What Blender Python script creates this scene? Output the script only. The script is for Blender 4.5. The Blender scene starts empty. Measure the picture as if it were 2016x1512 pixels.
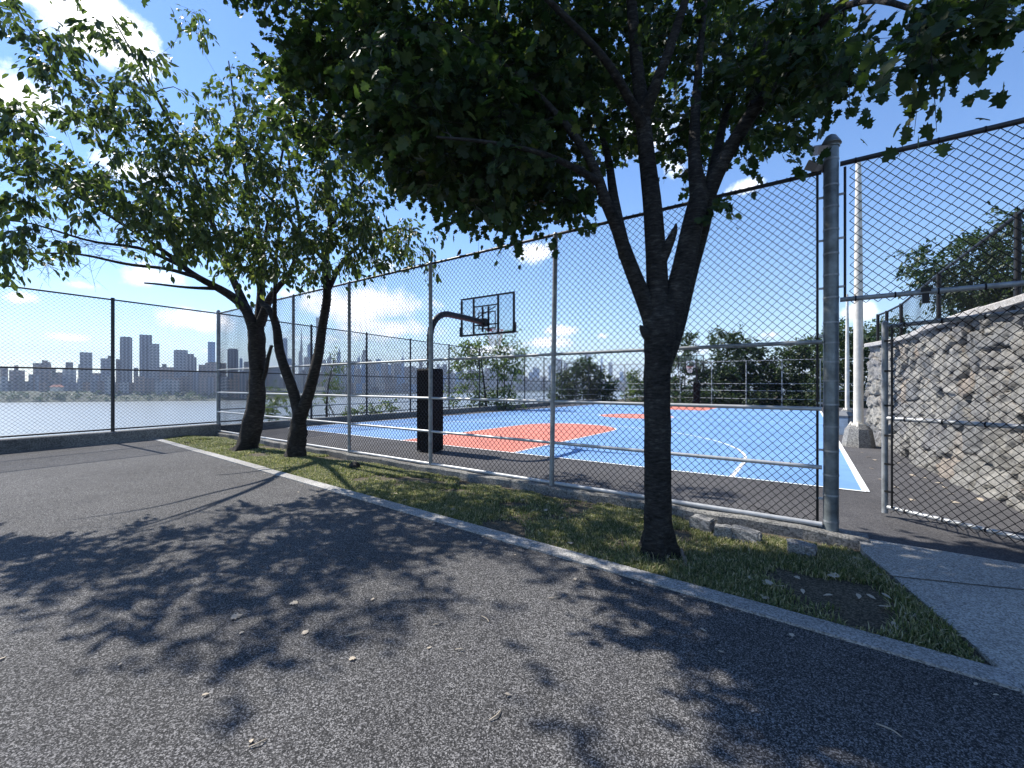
HAZE=1.0e-4; SUNE=5.0; SKYS=.12; SKYD=.05; SKYO=1.8; SKYSAT=1.22; SKYHUE=.507; EXPO=0.9
CLD0=(6.6,7.3,8.6); CLD1=(12.,12.,12.)
import bpy, bmesh, math, random
import numpy as np
from mathutils import Vector, Matrix
random.seed(7); rng = np.random.default_rng(11)
sc = bpy.context.scene
COL = sc.collection
F = 845.0; H = 1.55          # focal length in photo pixels, eye height in metres
V3 = lambda *a: np.array(a, float)
R = math.radians

def at(px, py, Y):           # a point seen at (px, py) standing Y metres ahead
    return V3((px-1008)/F*Y, Y, H-(py-756)/F*Y)
def gnd(px, py, z=0.0):
    return at(px, py, F*(H-z)/(py-756))

# ---------------------------------------------------------------- mesh helpers
class MB:
    def __init__(s): s.v=[]; s.f=[]; s.n=0; s.m=[]; s.att=[]
    def add(s, v, f, m=0, att=None):
        v=np.asarray(v,float).reshape(-1,3); f=np.asarray(f,np.int64)
        s.v.append(v); s.f.append(f+s.n); s.m.append(np.full(len(f),m,np.int32)); s.n+=len(v)
        s.att.append(np.zeros(len(v)) if att is None else np.asarray(att,float))
        return s
    def box(s, c, d, rz=0, rx=0, ry=0, m=0):
        x,y,z=[q/2 for q in d]
        v=np.array([[-x,-y,-z],[x,-y,-z],[x,y,-z],[-x,y,-z],[-x,-y,z],[x,-y,z],[x,y,z],[-x,y,z]])
        M=np.array(Matrix.Rotation(rz,3,'Z')@Matrix.Rotation(ry,3,'Y')@Matrix.Rotation(rx,3,'X'))
        return s.add(v@M.T+np.asarray(c,float),[[0,3,2,1],[4,5,6,7],[0,1,5,4],[1,2,6,5],[2,3,7,6],[3,0,4,7]],m)
    def tube(s, pts, rad, n=8, cap=True, m=0, wob=0, seed=0, root=0):
        P=np.asarray(pts,float); k=len(P)
        rad=np.full(k,rad,float) if np.isscalar(rad) else np.asarray(rad,float)
        T=np.gradient(P,axis=0); T/=np.linalg.norm(T,axis=1)[:,None]+1e-12
        a=V3(0,0,1) if abs(T[0][2])<.9 else V3(1,0,0)
        u=np.cross(T[0],a); u/=np.linalg.norm(u)
        ang=np.arange(n)*2*np.pi/n; out=[]
        rr=np.random.default_rng(seed)
        ph=rr.uniform(0,6.3,4)
        for i in range(k):
            u=u-T[i]*np.dot(u,T[i]); u/=np.linalg.norm(u)+1e-12
            w=np.cross(T[i],u)
            r=rad[i]
            if wob: r=r*(1+wob*(np.sin(2*ang+ph[0]+i*.35)+.7*np.sin(3*ang+ph[1]-i*.5)+.6*np.sin(5*ang+ph[2]+i*.9)+.5*np.sin(i*1.7+ph[3]+ang)))
            if root: r=r*(1+root*np.exp(-max(0,P[i][2]-P[0][2]-.02)/.13)*np.maximum(0,np.sin(5*ang+ph[0]+.6*np.sin(ang+ph[1])))**1.3)
            out.append(P[i]+np.outer(np.cos(ang)*r,u)+np.outer(np.sin(ang)*r,w))
        v=np.vstack(out); i=np.arange(k-1)[:,None]*n; j=np.arange(n)[None]; j2=(j+1)%n
        f=np.stack([i+j,i+j2,i+n+j2,i+n+j],-1).reshape(-1,4)
        s.add(v,f,m)
        if cap:
            for e,pt in ((0,P[0]),(k-1,P[-1])):
                b=s.n; s.add(np.vstack([out[e],pt[None]]),[[q,(q+1)%n,n] if e else [(q+1)%n,q,n] for q in range(n)],m)
        return s
    def sheet(s, pts, z=None, m=0):      # one flat n-gon as a fan
        P=[list(p)[:3] for p in pts]
        if z is not None: P=[[p[0],p[1],z] for p in P]
        P=np.array(P,float); c=P.mean(0); k=len(P)
        return s.add(np.vstack([P,c]),[[i,(i+1)%k,k] for i in range(k)],m)
    def prism(s, prof, z0, z1, sc1=1.0, c=(0,0), rz=0, m=0):
        P=np.array(prof,float); k=len(P); ca,sa=math.cos(rz),math.sin(rz)
        Rm=np.array([[ca,-sa],[sa,ca]])
        A=P@Rm.T+np.array(c); B=(P*sc1)@Rm.T+np.array(c)
        v=np.vstack([np.c_[A,np.full(k,z0)],np.c_[B,np.full(k,z1)],[[c[0],c[1],z0],[c[0],c[1],z1]]])
        f=[[i,(i+1)%k,k+(i+1)%k,k+i] for i in range(k)]
        s.add(v,f,m); b=s.n-len(v)
        s.f.append(np.array([[b+(i+1)%k,b+i,b+2*k] for i in range(k)]+[[b+k+i,b+k+(i+1)%k,b+2*k+1] for i in range(k)])); s.m.append(np.full(2*k,m,np.int32))
        return s
    def build(s, name, mats, parent=None, smooth=False, attr=False):
        me=bpy.data.meshes.new(name)
        v=np.vstack(s.v); tot=np.concatenate([np.full(len(f),f.shape[1]) for f in s.f]).astype(np.int32)
        idx=np.concatenate([f.ravel() for f in s.f]).astype(np.int32)
        st=np.concatenate([[0],np.cumsum(tot)[:-1]]).astype(np.int32)
        me.vertices.add(len(v)); me.vertices.foreach_set('co',v.astype(np.float32).ravel())
        me.loops.add(len(idx)); me.loops.foreach_set('vertex_index',idx)
        me.polygons.add(len(tot)); me.polygons.foreach_set('loop_start',st)
        me.polygons.foreach_set('material_index',np.concatenate(s.m).astype(np.int32))
        me.update(calc_edges=True); me.validate()
        me.polygons.foreach_set('use_smooth',np.full(len(me.polygons),smooth))
        if attr:
            a=me.attributes.new('tone','FLOAT','POINT'); a.data.foreach_set('value',np.concatenate(s.att).astype(np.float32))
        for mt in (mats if isinstance(mats,(list,tuple)) else [mats]): me.materials.append(mt)
        o=bpy.data.objects.new(name,me); COL.objects.link(o)
        return o
def tag(o,label,cat,group=None):
    o['label']=label; o['category']=cat
    if group: o['group']=group
    return o
def thing(name,loc,label,cat,group=None):
    o=bpy.data.objects.new(name,None); o.empty_display_size=.2; COL.objects.link(o); o.location=tuple(loc)
    return tag(o,label,cat,group)
def struct(o,kind='structure'): o['kind']=kind; return o
def part(mb,name,mat,root,smooth=False,**k):
    o=mb.build(name,mat,None,smooth,**k); o.parent=root
    o.matrix_parent_inverse=Matrix.Translation(-Vector(root.location)) if root.parent is None else Matrix.Identity(4)
    return o
def copytree(o,parent=None):
    c=o.copy(); COL.objects.link(c)
    if parent: c.parent=parent; c.matrix_parent_inverse=o.matrix_parent_inverse.copy()
    for ch in list(o.children): copytree(ch,c)
    return c
def spline(pts,n):                       # Catmull-Rom resample of a polyline (any dimension)
    P=np.asarray(pts,float)
    if len(P)<3: t=np.linspace(0,1,n)[:,None]; return P[0]*(1-t)+P[-1]*t
    Q=np.vstack([2*P[0]-P[1],P,2*P[-1]-P[-2]]); m=len(P)-1; out=[]
    for t in np.linspace(0,m-1e-6,n):
        i=int(t); f=t-i; a,b,c,d=Q[i:i+4]
        out.append(.5*((2*b)+(c-a)*f+(2*a-5*b+4*c-d)*f*f+(3*b-a-3*c+d)*f**3))
    return np.array(out)

# ---------------------------------------------------------------- materials
def newmat(name):
    m=bpy.data.materials.new(name); m.use_nodes=True; nt=m.node_tree
    return m,nt,nt.nodes,nt.links,nt.nodes['Principled BSDF']
def N(nt,t,**k):
    n=nt.nodes.new(t)
    for a,b in k.items():
        if a.startswith('i_'): n.inputs[a[2:].replace('_',' ')].default_value=b
        else: setattr(n,a,b)
    return n
def ramp(nt,fac,stops):
    r=nt.nodes.new('ShaderNodeValToRGB'); e=r.color_ramp.elements
    while len(e)<len(stops): e.new(.5)
    for q,(p,c) in zip(e,stops): q.position=p; q.color=(*c,1) if len(c)==3 else c
    nt.links.new(fac,r.inputs[0]); return r.outputs[0]
def noise(nt,scale,detail=4,rough=.6,coord=None,dim=None):
    n=N(nt,'ShaderNodeTexNoise'); n.inputs['Scale'].default_value=scale; n.inputs['Detail'].default_value=detail; n.inputs['Roughness'].default_value=rough
    if coord is not None: nt.links.new(coord,n.inputs['Vector'])
    return n.outputs['Fac']
def mixc(nt,fac,a,b,mode='MIX'):
    n=nt.nodes.new('ShaderNodeMix'); n.data_type='RGBA'; n.blend_type=mode
    for s_,val in ((n.inputs[0],fac),(n.inputs[6],a),(n.inputs[7],b)):
        if hasattr(val,'links'): nt.links.new(val,s_)
        elif isinstance(val,(int,float)): s_.default_value=val
        else: s_.default_value=(*val,1)
    return n.outputs[2]
def math_(nt,op,a,b=None,c=None,clamp=False):
    n=nt.nodes.new('ShaderNodeMath'); n.operation=op; n.use_clamp=clamp
    for i,val in enumerate((a,b,c)):
        if val is None: continue
        if hasattr(val,'links'): nt.links.new(val,n.inputs[i])
        else: n.inputs[i].default_value=val
    return n.outputs[0]
def bump(nt,bsdf,h,strength=.3,dist=.01):
    b=N(nt,'ShaderNodeBump'); b.inputs['Strength'].default_value=strength; b.inputs['Distance'].default_value=dist
    nt.links.new(h,b.inputs['Height']); nt.links.new(b.outputs[0],bsdf.inputs['Normal'])
def obco(nt): return N(nt,'ShaderNodeTexCoord').outputs['Object']
def geopos(nt): return N(nt,'ShaderNodeNewGeometry').outputs['Position']

def plain(name,c,rough=.6,metal=0,var=.15,scale=6,b=0,spec=.5):
    m,nt,ns,ln,bs=newmat(name)
    f=noise(nt,scale,5,.65,geopos(nt))
    lo=tuple(max(0,q*(1-var*1.6)) for q in c); hi=tuple(min(1,q*(1+var*1.6)) for q in c)
    ln.new(ramp(nt,f,[(.3,lo),(.7,hi)]),bs.inputs['Base Color'])
    bs.inputs['Roughness'].default_value=rough; bs.inputs['Metallic'].default_value=metal; bs.inputs['Specular IOR Level'].default_value=spec
    if b: bump(nt,bs,noise(nt,scale*8,4,.6,geopos(nt)),b,.004)
    return m
def speckled(name,stops,cell,patch=(.85,1.1),rough=.9,b=.6,dist=.006,crack=None):
    m,nt,ns,ln,bs=newmat(name); p=geopos(nt)
    v=N(nt,'ShaderNodeTexVoronoi'); v.inputs['Scale'].default_value=cell; ln.new(p,v.inputs['Vector'])
    sep=N(nt,'ShaderNodeSeparateColor'); ln.new(v.outputs['Color'],sep.inputs[0])
    n2=noise(nt,cell*.33,3,.7,p)
    f=math_(nt,'ADD',math_(nt,'MULTIPLY',sep.outputs[0],.7),math_(nt,'MULTIPLY',n2,.35))
    c=ramp(nt,f,stops)
    pt=noise(nt,.55,5,.6,p); pr=ramp(nt,pt,[(.3,(patch[0],)*3),(.7,(patch[1],)*3)])
    c=mixc(nt,1.0,c,pr,'MULTIPLY')
    st=noise(nt,3.1,3,.6,p); c=mixc(nt,1.0,c,ramp(nt,st,[(.28,(.86,.86,.88)),(.5,(1,1,1))]),'MULTIPLY')
    ln.new(c,bs.inputs['Base Color']); bs.inputs['Roughness'].default_value=rough
    bs.inputs['Specular IOR Level'].default_value=.25
    bump(nt,bs,f,b,dist)
    return m
M_pave=speckled('rubbery_asphalt',[(.20,(.012,.0122,.0125)),(.45,(.038,.037,.037)),(.66,(.098,.095,.094)),(.86,(.27,.262,.258))],185,(.72,1.14))
M_apron=speckled('court_asphalt',[(.2,(.042,.041,.043)),(.5,(.072,.070,.073)),(.8,(.115,.111,.113))],110,(.75,1.15),b=.35)
M_conc=speckled('washed_concrete',[(.2,(.18,.172,.155)),(.5,(.33,.315,.285)),(.8,(.50,.48,.435))],120,(.85,1.1),b=.3,dist=.003)
M_granite=speckled('granite_kerb',[(.18,(.17,.166,.155)),(.5,(.33,.322,.305)),(.8,(.50,.485,.46))],120,(.6,1.15),b=.4,dist=.003)
M_block=speckled('shaded_granite_block',[(.18,(.10,.10,.097)),(.5,(.19,.187,.18)),(.8,(.30,.295,.285))],90,(.7,1.15),b=.5,dist=.004)  # darker granite: the shade the blocks lie in is put into the colour
M_ledge=speckled('old_ledge_concrete',[(.2,(.10,.10,.095)),(.5,(.19,.185,.175)),(.8,(.29,.28,.26))],60,(.6,1.2),b=.4,dist=.004)
M_cap=speckled('coping_concrete',[(.2,(.27,.25,.23)),(.5,(.38,.36,.33)),(.8,(.48,.46,.43))],60,(.75,1.15),b=.3,dist=.004)
M_soil=speckled('strip_soil',[(.2,(.035,.030,.020)),(.5,(.075,.063,.042)),(.8,(.16,.135,.095))],95,(.75,1.2),b=.8,dist=.02)
def paint(name,c,worn):
    m,nt,ns,ln,bs=newmat(name); p=geopos(nt)
    a=mixc(nt,1.0,c,ramp(nt,noise(nt,.5,6,.7,p),[(.3,(.80,.82,.84)),(.5,(1,1,1)),(.7,(1.12,1.10,1.08))]),'MULTIPLY'); a=mixc(nt,1.0,a,ramp(nt,noise(nt,2.7,7,.75,p),[(.34,(.82,.83,.85)),(.46,(1,1,1)),(.75,(1.06,1.06,1.06))]),'MULTIPLY')
    a=mixc(nt,math_(nt,'MULTIPLY',ramp(nt,noise(nt,9,6,.75,p),[(.60,(0,0,0)),(.72,(1,1,1))]),worn),a,(.30,.32,.36))
    ln.new(a,bs.inputs['Base Color']); bs.inputs['Roughness'].default_value=.62
    bump(nt,bs,noise(nt,260,2,.5,p),.15,.002); return m
M_blue=paint('blue_court_paint',(.145,.285,.52),.25)
M_red=paint('red_court_paint',(.60,.18,.115),.25)
M_white=paint('white_line_paint',(.80,.80,.78),.35)
M_wire=plain('black_vinyl_wire',(.008,.009,.013),.55,0,.1,6,0,.25)
M_galv=plain('galvanised_pipe',(.26,.275,.285),.45,.2,.25,9,.1)
M_gatepost=plain('weathered_gate_post',(.15,.17,.18),.40,.35,.35,5,.1)
M_galvlight=plain('pale_sunlit_galvanised_pipe',(.42,.43,.44),.40,.2,.12,9,.03)  # paler galvanised copy; on lower rails it paints in sun and sky
M_dkpipe=plain('dark_coated_and_backlit_pipe',(.03,.032,.037),.45,.2,.2,9)  # on the near top rail this dark tone stands for backlight
M_pole=plain('white_painted_pole',(.62,.58,.50),.5,0,.15,2.5,.1)
M_blackpaint=plain('black_gloss_paint',(.010,.010,.011),.45,0,.2,8,0,.3)
M_pad=plain('black_vinyl_pad',(.007,.007,.008),.7,0,.25,5,.2,.1)
M_binm=plain('blue_grey_bin_plastic',(.15,.20,.27),.5,0,.15,6)
M_redmetal=plain('orange_rim_paint',(.55,.06,.03),.4,0,.1,8)
M_net=plain('white_net_cord',(.75,.74,.72),.8,0,.05)
M_flood=plain('floodlight_housing',(.33,.29,.28),.5,.1,.1,8)
M_fence_far=plain('weathered_rail',(.34,.35,.36),.55,.3,.15)
def bark(name,lo,hi,sc_=14):
    m,nt,ns,ln,bs=newmat(name); p=geopos(nt)
    mp=N(nt,'ShaderNodeMapping'); mp.inputs['Scale'].default_value=(1,1,3.2); ln.new(p,mp.inputs[0])
    a=noise(nt,sc_,6,.7,mp.outputs[0]); b=noise(nt,3,4,.6,p)
    f=math_(nt,'ADD',math_(nt,'MULTIPLY',a,.7),math_(nt,'MULTIPLY',b,.3))
    ln.new(ramp(nt,f,[(.38,lo),(.54,tuple(x*.7+y*.3 for x,y in zip(lo,hi))),(.68,hi)]),bs.inputs['Base Color'])
    bs.inputs['Roughness'].default_value=.9; bs.inputs['Specular IOR Level'].default_value=.2
    bump(nt,bs,a,.9,.03); return m
M_bark=bark('maple_bark',(.010,.0095,.009),(.105,.10,.093),15)
M_bark2=bark('cherry_bark',(.012,.011,.010),(.105,.093,.085),12)
def leafm(name,stops,trans,tf=.42,rough=.45,spec=.4):
    m,nt,ns,ln,bs=newmat(name)
    g=N(nt,'ShaderNodeNewGeometry'); c=ramp(nt,g.outputs['Random Per Island'],stops)
    ln.new(c,bs.inputs['Base Color']); bs.inputs['Roughness'].default_value=rough; bs.inputs['Specular IOR Level'].default_value=spec
    t=N(nt,'ShaderNodeBsdfTranslucent'); ln.new(mixc(nt,1.0,c,trans,'MULTIPLY'),t.inputs[0])
    mx=N(nt,'ShaderNodeMixShader'); mx.inputs[0].default_value=tf
    ln.new(bs.outputs[0],mx.inputs[1]); ln.new(t.outputs[0],mx.inputs[2])
    ln.new(mx.outputs[0],ns['Material Output'].inputs[0]); return m
M_maple=leafm('maple_leaf',[(0,(.014,.026,.012)),(.5,(.023,.040,.015)),(.9,(.040,.060,.021)),(1,(.08,.095,.03))],(2.6,2.9,1.2),.32,.5,.22)
M_cherry=leafm('cherry_leaf',[(0,(.036,.054,.024)),(.5,(.056,.082,.032)),(.9,(.085,.115,.040)),(1,(.14,.155,.055))],(2.1,2.3,1.1),.36)
M_shrubl=leafm('shrub_leaf',[(0,(.05,.085,.03)),(.6,(.085,.13,.045)),(1,(.15,.17,.06))],(1.8,2.0,1.1),.42)
M_darkl=leafm('thicket_leaf',[(0,(.022,.042,.02)),(.6,(.04,.066,.028)),(1,(.075,.10,.04))],(1.5,1.7,1.0),.33)
M_grass=leafm('grass_blade',[(0,(.065,.095,.033)),(.42,(.13,.155,.056)),(.70,(.24,.235,.11)),(1,(.50,.44,.30))],(1.5,1.6,1.1),.40,.6)
M_dry=leafm('dry_leaf',[(0,(.30,.22,.14)),(.5,(.50,.42,.32)),(1,(.62,.56,.46))],(1,1,1),.25,.7)
# ---------------------------------------------------------------- site lines
VP1=-163.0
d1=V3(VP1-1008,F,0); d1/=np.linalg.norm(d1)          # along the near fence, away to the left
u1=V3(1496-1008,F,0); u1/=np.linalg.norm(u1)          # along the cliff-side fence
n1=V3(-d1[1],d1[0],0); n1=-n1 if n1[1]<0 else n1     # court side of the near fence
B0=gnd(1636,1050)                                     # gate post
def tnear(px):
    r=(px-1008)/F; return (r*B0[1]-B0[0])/(d1[0]-r*d1[1])
nearp=lambda t,z=0: B0+d1*t+V3(0,0,z)
tC=tnear(430); C=nearp(tC)
def sleft(px):
    r=(px-1008)/F; return (r*C[1]-C[0])/(u1[0]-r*u1[1])
leftp=lambda s,z=0: C+u1*s+V3(0,0,z)
nl=V3(u1[1],-u1[0],0)                                 # court side of the cliff fence
a=V3(582,F,0); a/=np.linalg.norm(a); b=V3(a[1],-a[0],0)   # court axis and baseline direction
CR=gnd(1705,969)                                      # near right court corner
KW=8.0; Mid=CR-b*KW
TILT=.008
def cz(p): return -TILT*max(0,float(np.dot(p-CR,a)))
def ct(w,l,dz=0):                                     # court point: w right of the middle, l from the near baseline
    p=Mid+b*w+a*l; return V3(p[0],p[1],cz(p)+dz)
FAR0=leftp(sleft(1182)); FAR1=at(1469,756,37.0); FAR1[2]=0; FAR2=at(1615,756,34.5); FAR2[2]=0
FAR3=FAR2+(FAR2-FAR1)*1.2
kA=gnd(2016,1363.6); kd=gnd(310,868)-kA; kl=np.linalg.norm(kd[:2]); kd/=kl; kn=V3(-kd[1],kd[0],0); kn=-kn if kn[1]<0 else kn
KWID=.17
kerb=lambda t,o=0,z=0: kA+kd*t+kn*o+V3(0,0,z)
wallp=[V3(4.3,1.6,0),V3(5.5,3.6,0),gnd(2013,990.6),gnd(1947,964),gnd(1847.6,919.5),gnd(1790,888),gnd(1745,872),gnd(1712,864)]
# ---------------------------------------------------------------- ground sheets
def line_x(p,d,q,e):     # crossing of two ground lines
    A=np.array([[d[0],-e[0]],[d[1],-e[1]]]); t=np.linalg.solve(A,(q-p)[:2]); return p+d*t[0]
LEDGE=.30
ledge_in=nl*.16
pc=line_x(leftp(0)+ledge_in,u1,kA,kd)                # pavement corner at the ledge
mb=MB(); L0=leftp(-16)+ledge_in
mb.sheet([kerb(-12),pc,L0,L0+V3(2,-14,0),V3(22,-16,0)],0); struct(mb.build('pavement',M_pave))
mb=MB(); 
for i in range(-3,6):
    t0=i*3.05; t1=t0+3.043
    if t1>np.linalg.norm((pc-kA)[:2]): t1=np.linalg.norm((pc-kA)[:2])
    if t1-t0<.2: continue
    c=kerb((t0+t1)/2,KWID/2,-.084+.012*(random.random()-.5)); mb.box(c,(t1-t0,KWID*(1+.05*random.random()),.20),math.atan2(kd[1],kd[0])+.004*(random.random()-.5))
struct(mb.build('kerb',M_granite))
# flush stone edging where the pavement meets the cliff ledge
mb=MB(); e0=leftp(-16)+ledge_in+nl*.0; e1=pc
mb.sheet([e0+nl*.02,e1+nl*.02,e1+nl*.09,e0+nl*.09],.004); struct(mb.build('pavement_edge',M_granite))
# grass strip soil, gently humped
PL=[gnd(1698,1086),gnd(1965,1315)]                    # left edge of the concrete path
def strip_uv(t,v):                                    # t along the kerb from the path, v 0..1 kerb -> fence
    k=kerb(t,KWID); f=line_x(k,kn,nearp(0)-n1*.13,d1); return k+(f-k)*v
def strip_z(p,v): return -.025-.055*v+.05*math.sin(math.pi*v)+.012*math.sin(3.1*p[0]+1.3*p[1])*math.sin(2.3*p[1]-.7*p[0])
TS=np.linspace(-1.2,np.linalg.norm((pc-kA)[:2])+.4,90); VS=np.linspace(-.02,1.02,14)
vv=[]
for t in TS:
    for v in VS:
        p=strip_uv(t,v); vv.append([p[0],p[1],strip_z(p,v)])
k=len(VS); ff=[[i*k+j,i*k+j+1,(i+1)*k+j+1,(i+1)*k+j] for i in range(len(TS)-1) for j in range(k-1)]
mb=MB(); mb.add(vv,ff); struct(mb.build('soil',M_soil,None,True))
# concrete path through the gate opening
mb=MB(); g0=nearp(-.22)-n1*.02; g1=nearp(-3.2)-n1*.02; kr0=kerb(.0,KWID); kr1=kerb(-6,KWID)
pl0,pl1=PL; pth=[pl1+(pl1-pl0)*.08,kerb(-5,KWID),nearp(-5.2)-n1*.02,g0,pl0]
jt=[gnd(1767,1139),gnd(2016,1165)]; jd=jt[1]-jt[0]; jd/=np.linalg.norm(jd)
mb.sheet(pth,.012)
for i in range(len(pth)):
    p,q=pth[i],pth[(i+1)%len(pth)]
    mb.add([[p[0],p[1],.012],[q[0],q[1],.012],[q[0],q[1],-.12],[p[0],p[1],-.12]],[[0,1,2,3]])
struct(mb.build('path',M_conc))
mb=MB(); j0=jt[0]-jd*.12; jn=V3(-jd[1],jd[0],0)*.007; j1=j0+jd*3.2
mb.sheet([j0-jn,j1-jn,j1+jn,j0+jn],.0165); struct(mb.build('path_joint',M_soil))
# court apron asphalt: level in front of the baseline, falling gently beyond it
mb=MB(); q0=CR+b*14; q1=CR-b*26
A0=nearp(-11); A1=nearp(tC+.0)-d1*.0; lx=line_x(C,u1,CR,b)
apr=[A0+n1*.10,A1+n1*.10+u1*.02,lx+nl*.1,q0]
mb.sheet([A0-n1*.02,nearp(.1)-n1*.02,nearp(.1)+n1*.10,nearp(tC)+n1*.10,lx+nl*.12,q0],0)
def tz(p): return V3(p[0],p[1],cz(p))
mb.add([tz(lx+nl*.12),tz(q0),tz(q0+a*60),tz(line_x(FAR0,FAR1-FAR0,q0,a)),tz(FAR0)],[[0,1,3,4],[1,2,3,3]] if False else [[0,1,3,4]])
struct(mb.build('court_apron',M_apron))
# ---- painted court
WID=KW; LEN=27.9; KH=1.86; FT=5.95; RR=6.27; LW=.05
def poly(name,pts,m,dz): mb=MB(); mb.sheet([ct(w,l,dz) for w,l in pts]); return struct(mb.build(name,m))
wl=-7.75
poly('court_paint',[(wl,0),(WID,0),(WID,LEN),(wl,LEN)],M_blue,.004)
th=np.linspace(0,np.pi,33)
mb=MB()
mb.sheet([ct(w,l,.008) for w,l in [(-KH,0),(KH,0)]+[(KH*math.cos(t),FT+KH*math.sin(t)) for t in th]])
mb.sheet([ct(w,l,.008) for w,l in [(-KH,LEN),(KH,LEN)][::-1]+[(-KH*math.cos(t),LEN-FT-KH*.0*math.sin(t)) for t in th[[0,-1]]]])
mb.sheet([ct(1.83*math.cos(t),LEN/2+1.83*math.sin(t),.008) for t in np.linspace(0,2*np.pi,49)[:-1]])
struct(mb.build('key_paint',M_red))
mb=MB()
def stripe(pts,w=LW,closed=False):
    P=np.array(pts,float); T=np.gradient(P,axis=0); T/=np.linalg.norm(T,axis=1)[:,None]; Nn=np.c_[-T[:,1],T[:,0]]
    A=P+Nn*w/2; B=P-Nn*w/2; n=len(P)
    mb.add([ct(*q,.012) for q in A]+[ct(*q,.012) for q in B],[[i,i+1,n+i+1,n+i] for i in range(n-1)])
stripe([(wl,0),(WID,0)],.055); stripe([(WID,0),(WID,LEN)],.09); stripe([(wl,0),(wl,LEN)]); stripe([(wl,LEN),(WID,LEN)]); stripe([(wl,LEN/2),(WID,LEN/2)])
for e in (0,1):
    fl=lambda l: LEN-l if e else l
    stripe([(KH,fl(0)),(KH,fl(FT))]); stripe([(-KH,fl(0)),(-KH,fl(FT))]); stripe([(KH*math.cos(t),fl(FT+KH*math.sin(t))) for t in th])
    stripe([(RR,fl(0)),(RR,fl(1.6))],.07); stripe([(-RR,fl(0)),(-RR,fl(1.6))],.07); stripe([(RR*math.cos(t),fl(1.6+RR*math.sin(t))) for t in np.linspace(0,np.pi,61)],.06)
stripe([(1.83*math.cos(t),LEN/2+1.83*math.sin(t)) for t in np.linspace(0,2*np.pi,49)])
struct(mb.build('court_lines',M_white))
# base soil under everything on the plateau, the cliff, river and far bank
mb=MB(); e=[leftp(-40)-nl*1.2,leftp(60)-nl*1.2,V3(60,80,0),V3(80,-30,0)]
mb.sheet(e,-.45); struct(mb.build('ground',M_soil))
M_cliff=plain('scrubby_cliff',(.07,.075,.04),.95,0,.4,.6)
mb=MB(); Q=[leftp(-120)-nl*1.2,leftp(60)-nl*1.2,V3(60,80,0),V3(400,90,0)]; rows=[]
for dz,out in ((-.45,0),(-3,2),(-18,10),(-38,30),(-50.5,60)):
    rows.append([[p[0]-nl[0]*out+ (0 if i<1 else 0),p[1]-nl[1]*out+(out*.8 if i>=1 else 0),dz] for i,p in enumerate(Q)])
for r0,r1 in zip(rows,rows[1:]):
    for i in range(3): mb.add([r0[i],r0[i+1],r1[i+1],r1[i]],[[0,1,2,3]])
struct(mb.build('cliff',M_cliff))
m,nt,ns,ln,bs=newmat('river_water'); p=geopos(nt)
bs.inputs['Base Color'].default_value=(.20,.23,.24,1); bs.inputs['Roughness'].default_value=.32; bs.inputs['IOR'].default_value=1.33
mp=N(nt,'ShaderNodeMapping'); mp.inputs['Scale'].default_value=(1,1,1); ln.new(p,mp.inputs[0])
bump(nt,bs,math_(nt,'ADD',noise(nt,.12,6,.7,p),math_(nt,'MULTIPLY',noise(nt,.012,3,.6,p),2.0)),1.0,1.1)
M_water=m
WZ=-50.0
mb=MB(); mb.sheet([(-9000,-2500,WZ),(9000,-2500,WZ),(9000,16000,WZ),(-9000,16000,WZ)]); struct(mb.build('river',M_water))
shore=[at(-500,756,1080),at(0,756,1189),at(230,756,1260),at(420,756,1319),at(560,756,1480),at(640,756,1674),at(800,756,2290),at(1100,756,2720),at(1400,756,2760),at(2300,756,2800)]
M_bank=plain('far_bank',(.05,.06,.035),.95,0,.3,.01)
mb=MB(); back=V3(.75,.66,0)
PF2=[(0,-49.9),(8,-48.5),(60,-47.5),(14000,-44)]
prof=[(0,-49.9),(8,-47),(60,-38),(160,-22),(420,-14),(14000,-6)]
for i in range(len(shore)-1):
    for (o0,z0),(o1,z1) in zip(prof if i<5 else PF2,(prof if i<5 else PF2)[1:]):
        A_,B_=shore[i],shore[i+1]; 
        bk=lambda P: P[:2]/np.linalg.norm(P[:2])
        mb.add([[*(A_[:2]+bk(A_)*o0),z0],[*(B_[:2]+bk(B_)*o0),z0],[*(B_[:2]+bk(B_)*o1),z1],[*(A_[:2]+bk(A_)*o1),z1]],[[0,1,2,3]])
struct(mb.build('terrain',M_bank))
# upper terrace behind the stone wall
mb=MB(); top=[]
wt=[p for p in wallp]
M_ter=plain('terrace_soil',(.07,.065,.04),.95,0,.3,3)
back_=V3(.83,-.55,0)
P1=[V3(p[0],p[1],2.52)+back_*.32 for p in wt]; P2=[p+back_*22 for p in P1]
for i in range(len(P1)-1): mb.add([P1[i],P1[i+1],P2[i+1],P2[i]],[[0,1,2,3]])
pe=[P1[-1],P2[-1]]; mb.add([pe[0],pe[1],[pe[1][0],pe[1][1],-.4],[pe[0][0],pe[0][1],-.4]],[[0,1,2,3]])
struct(mb.build('terrace',M_ter))
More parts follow.
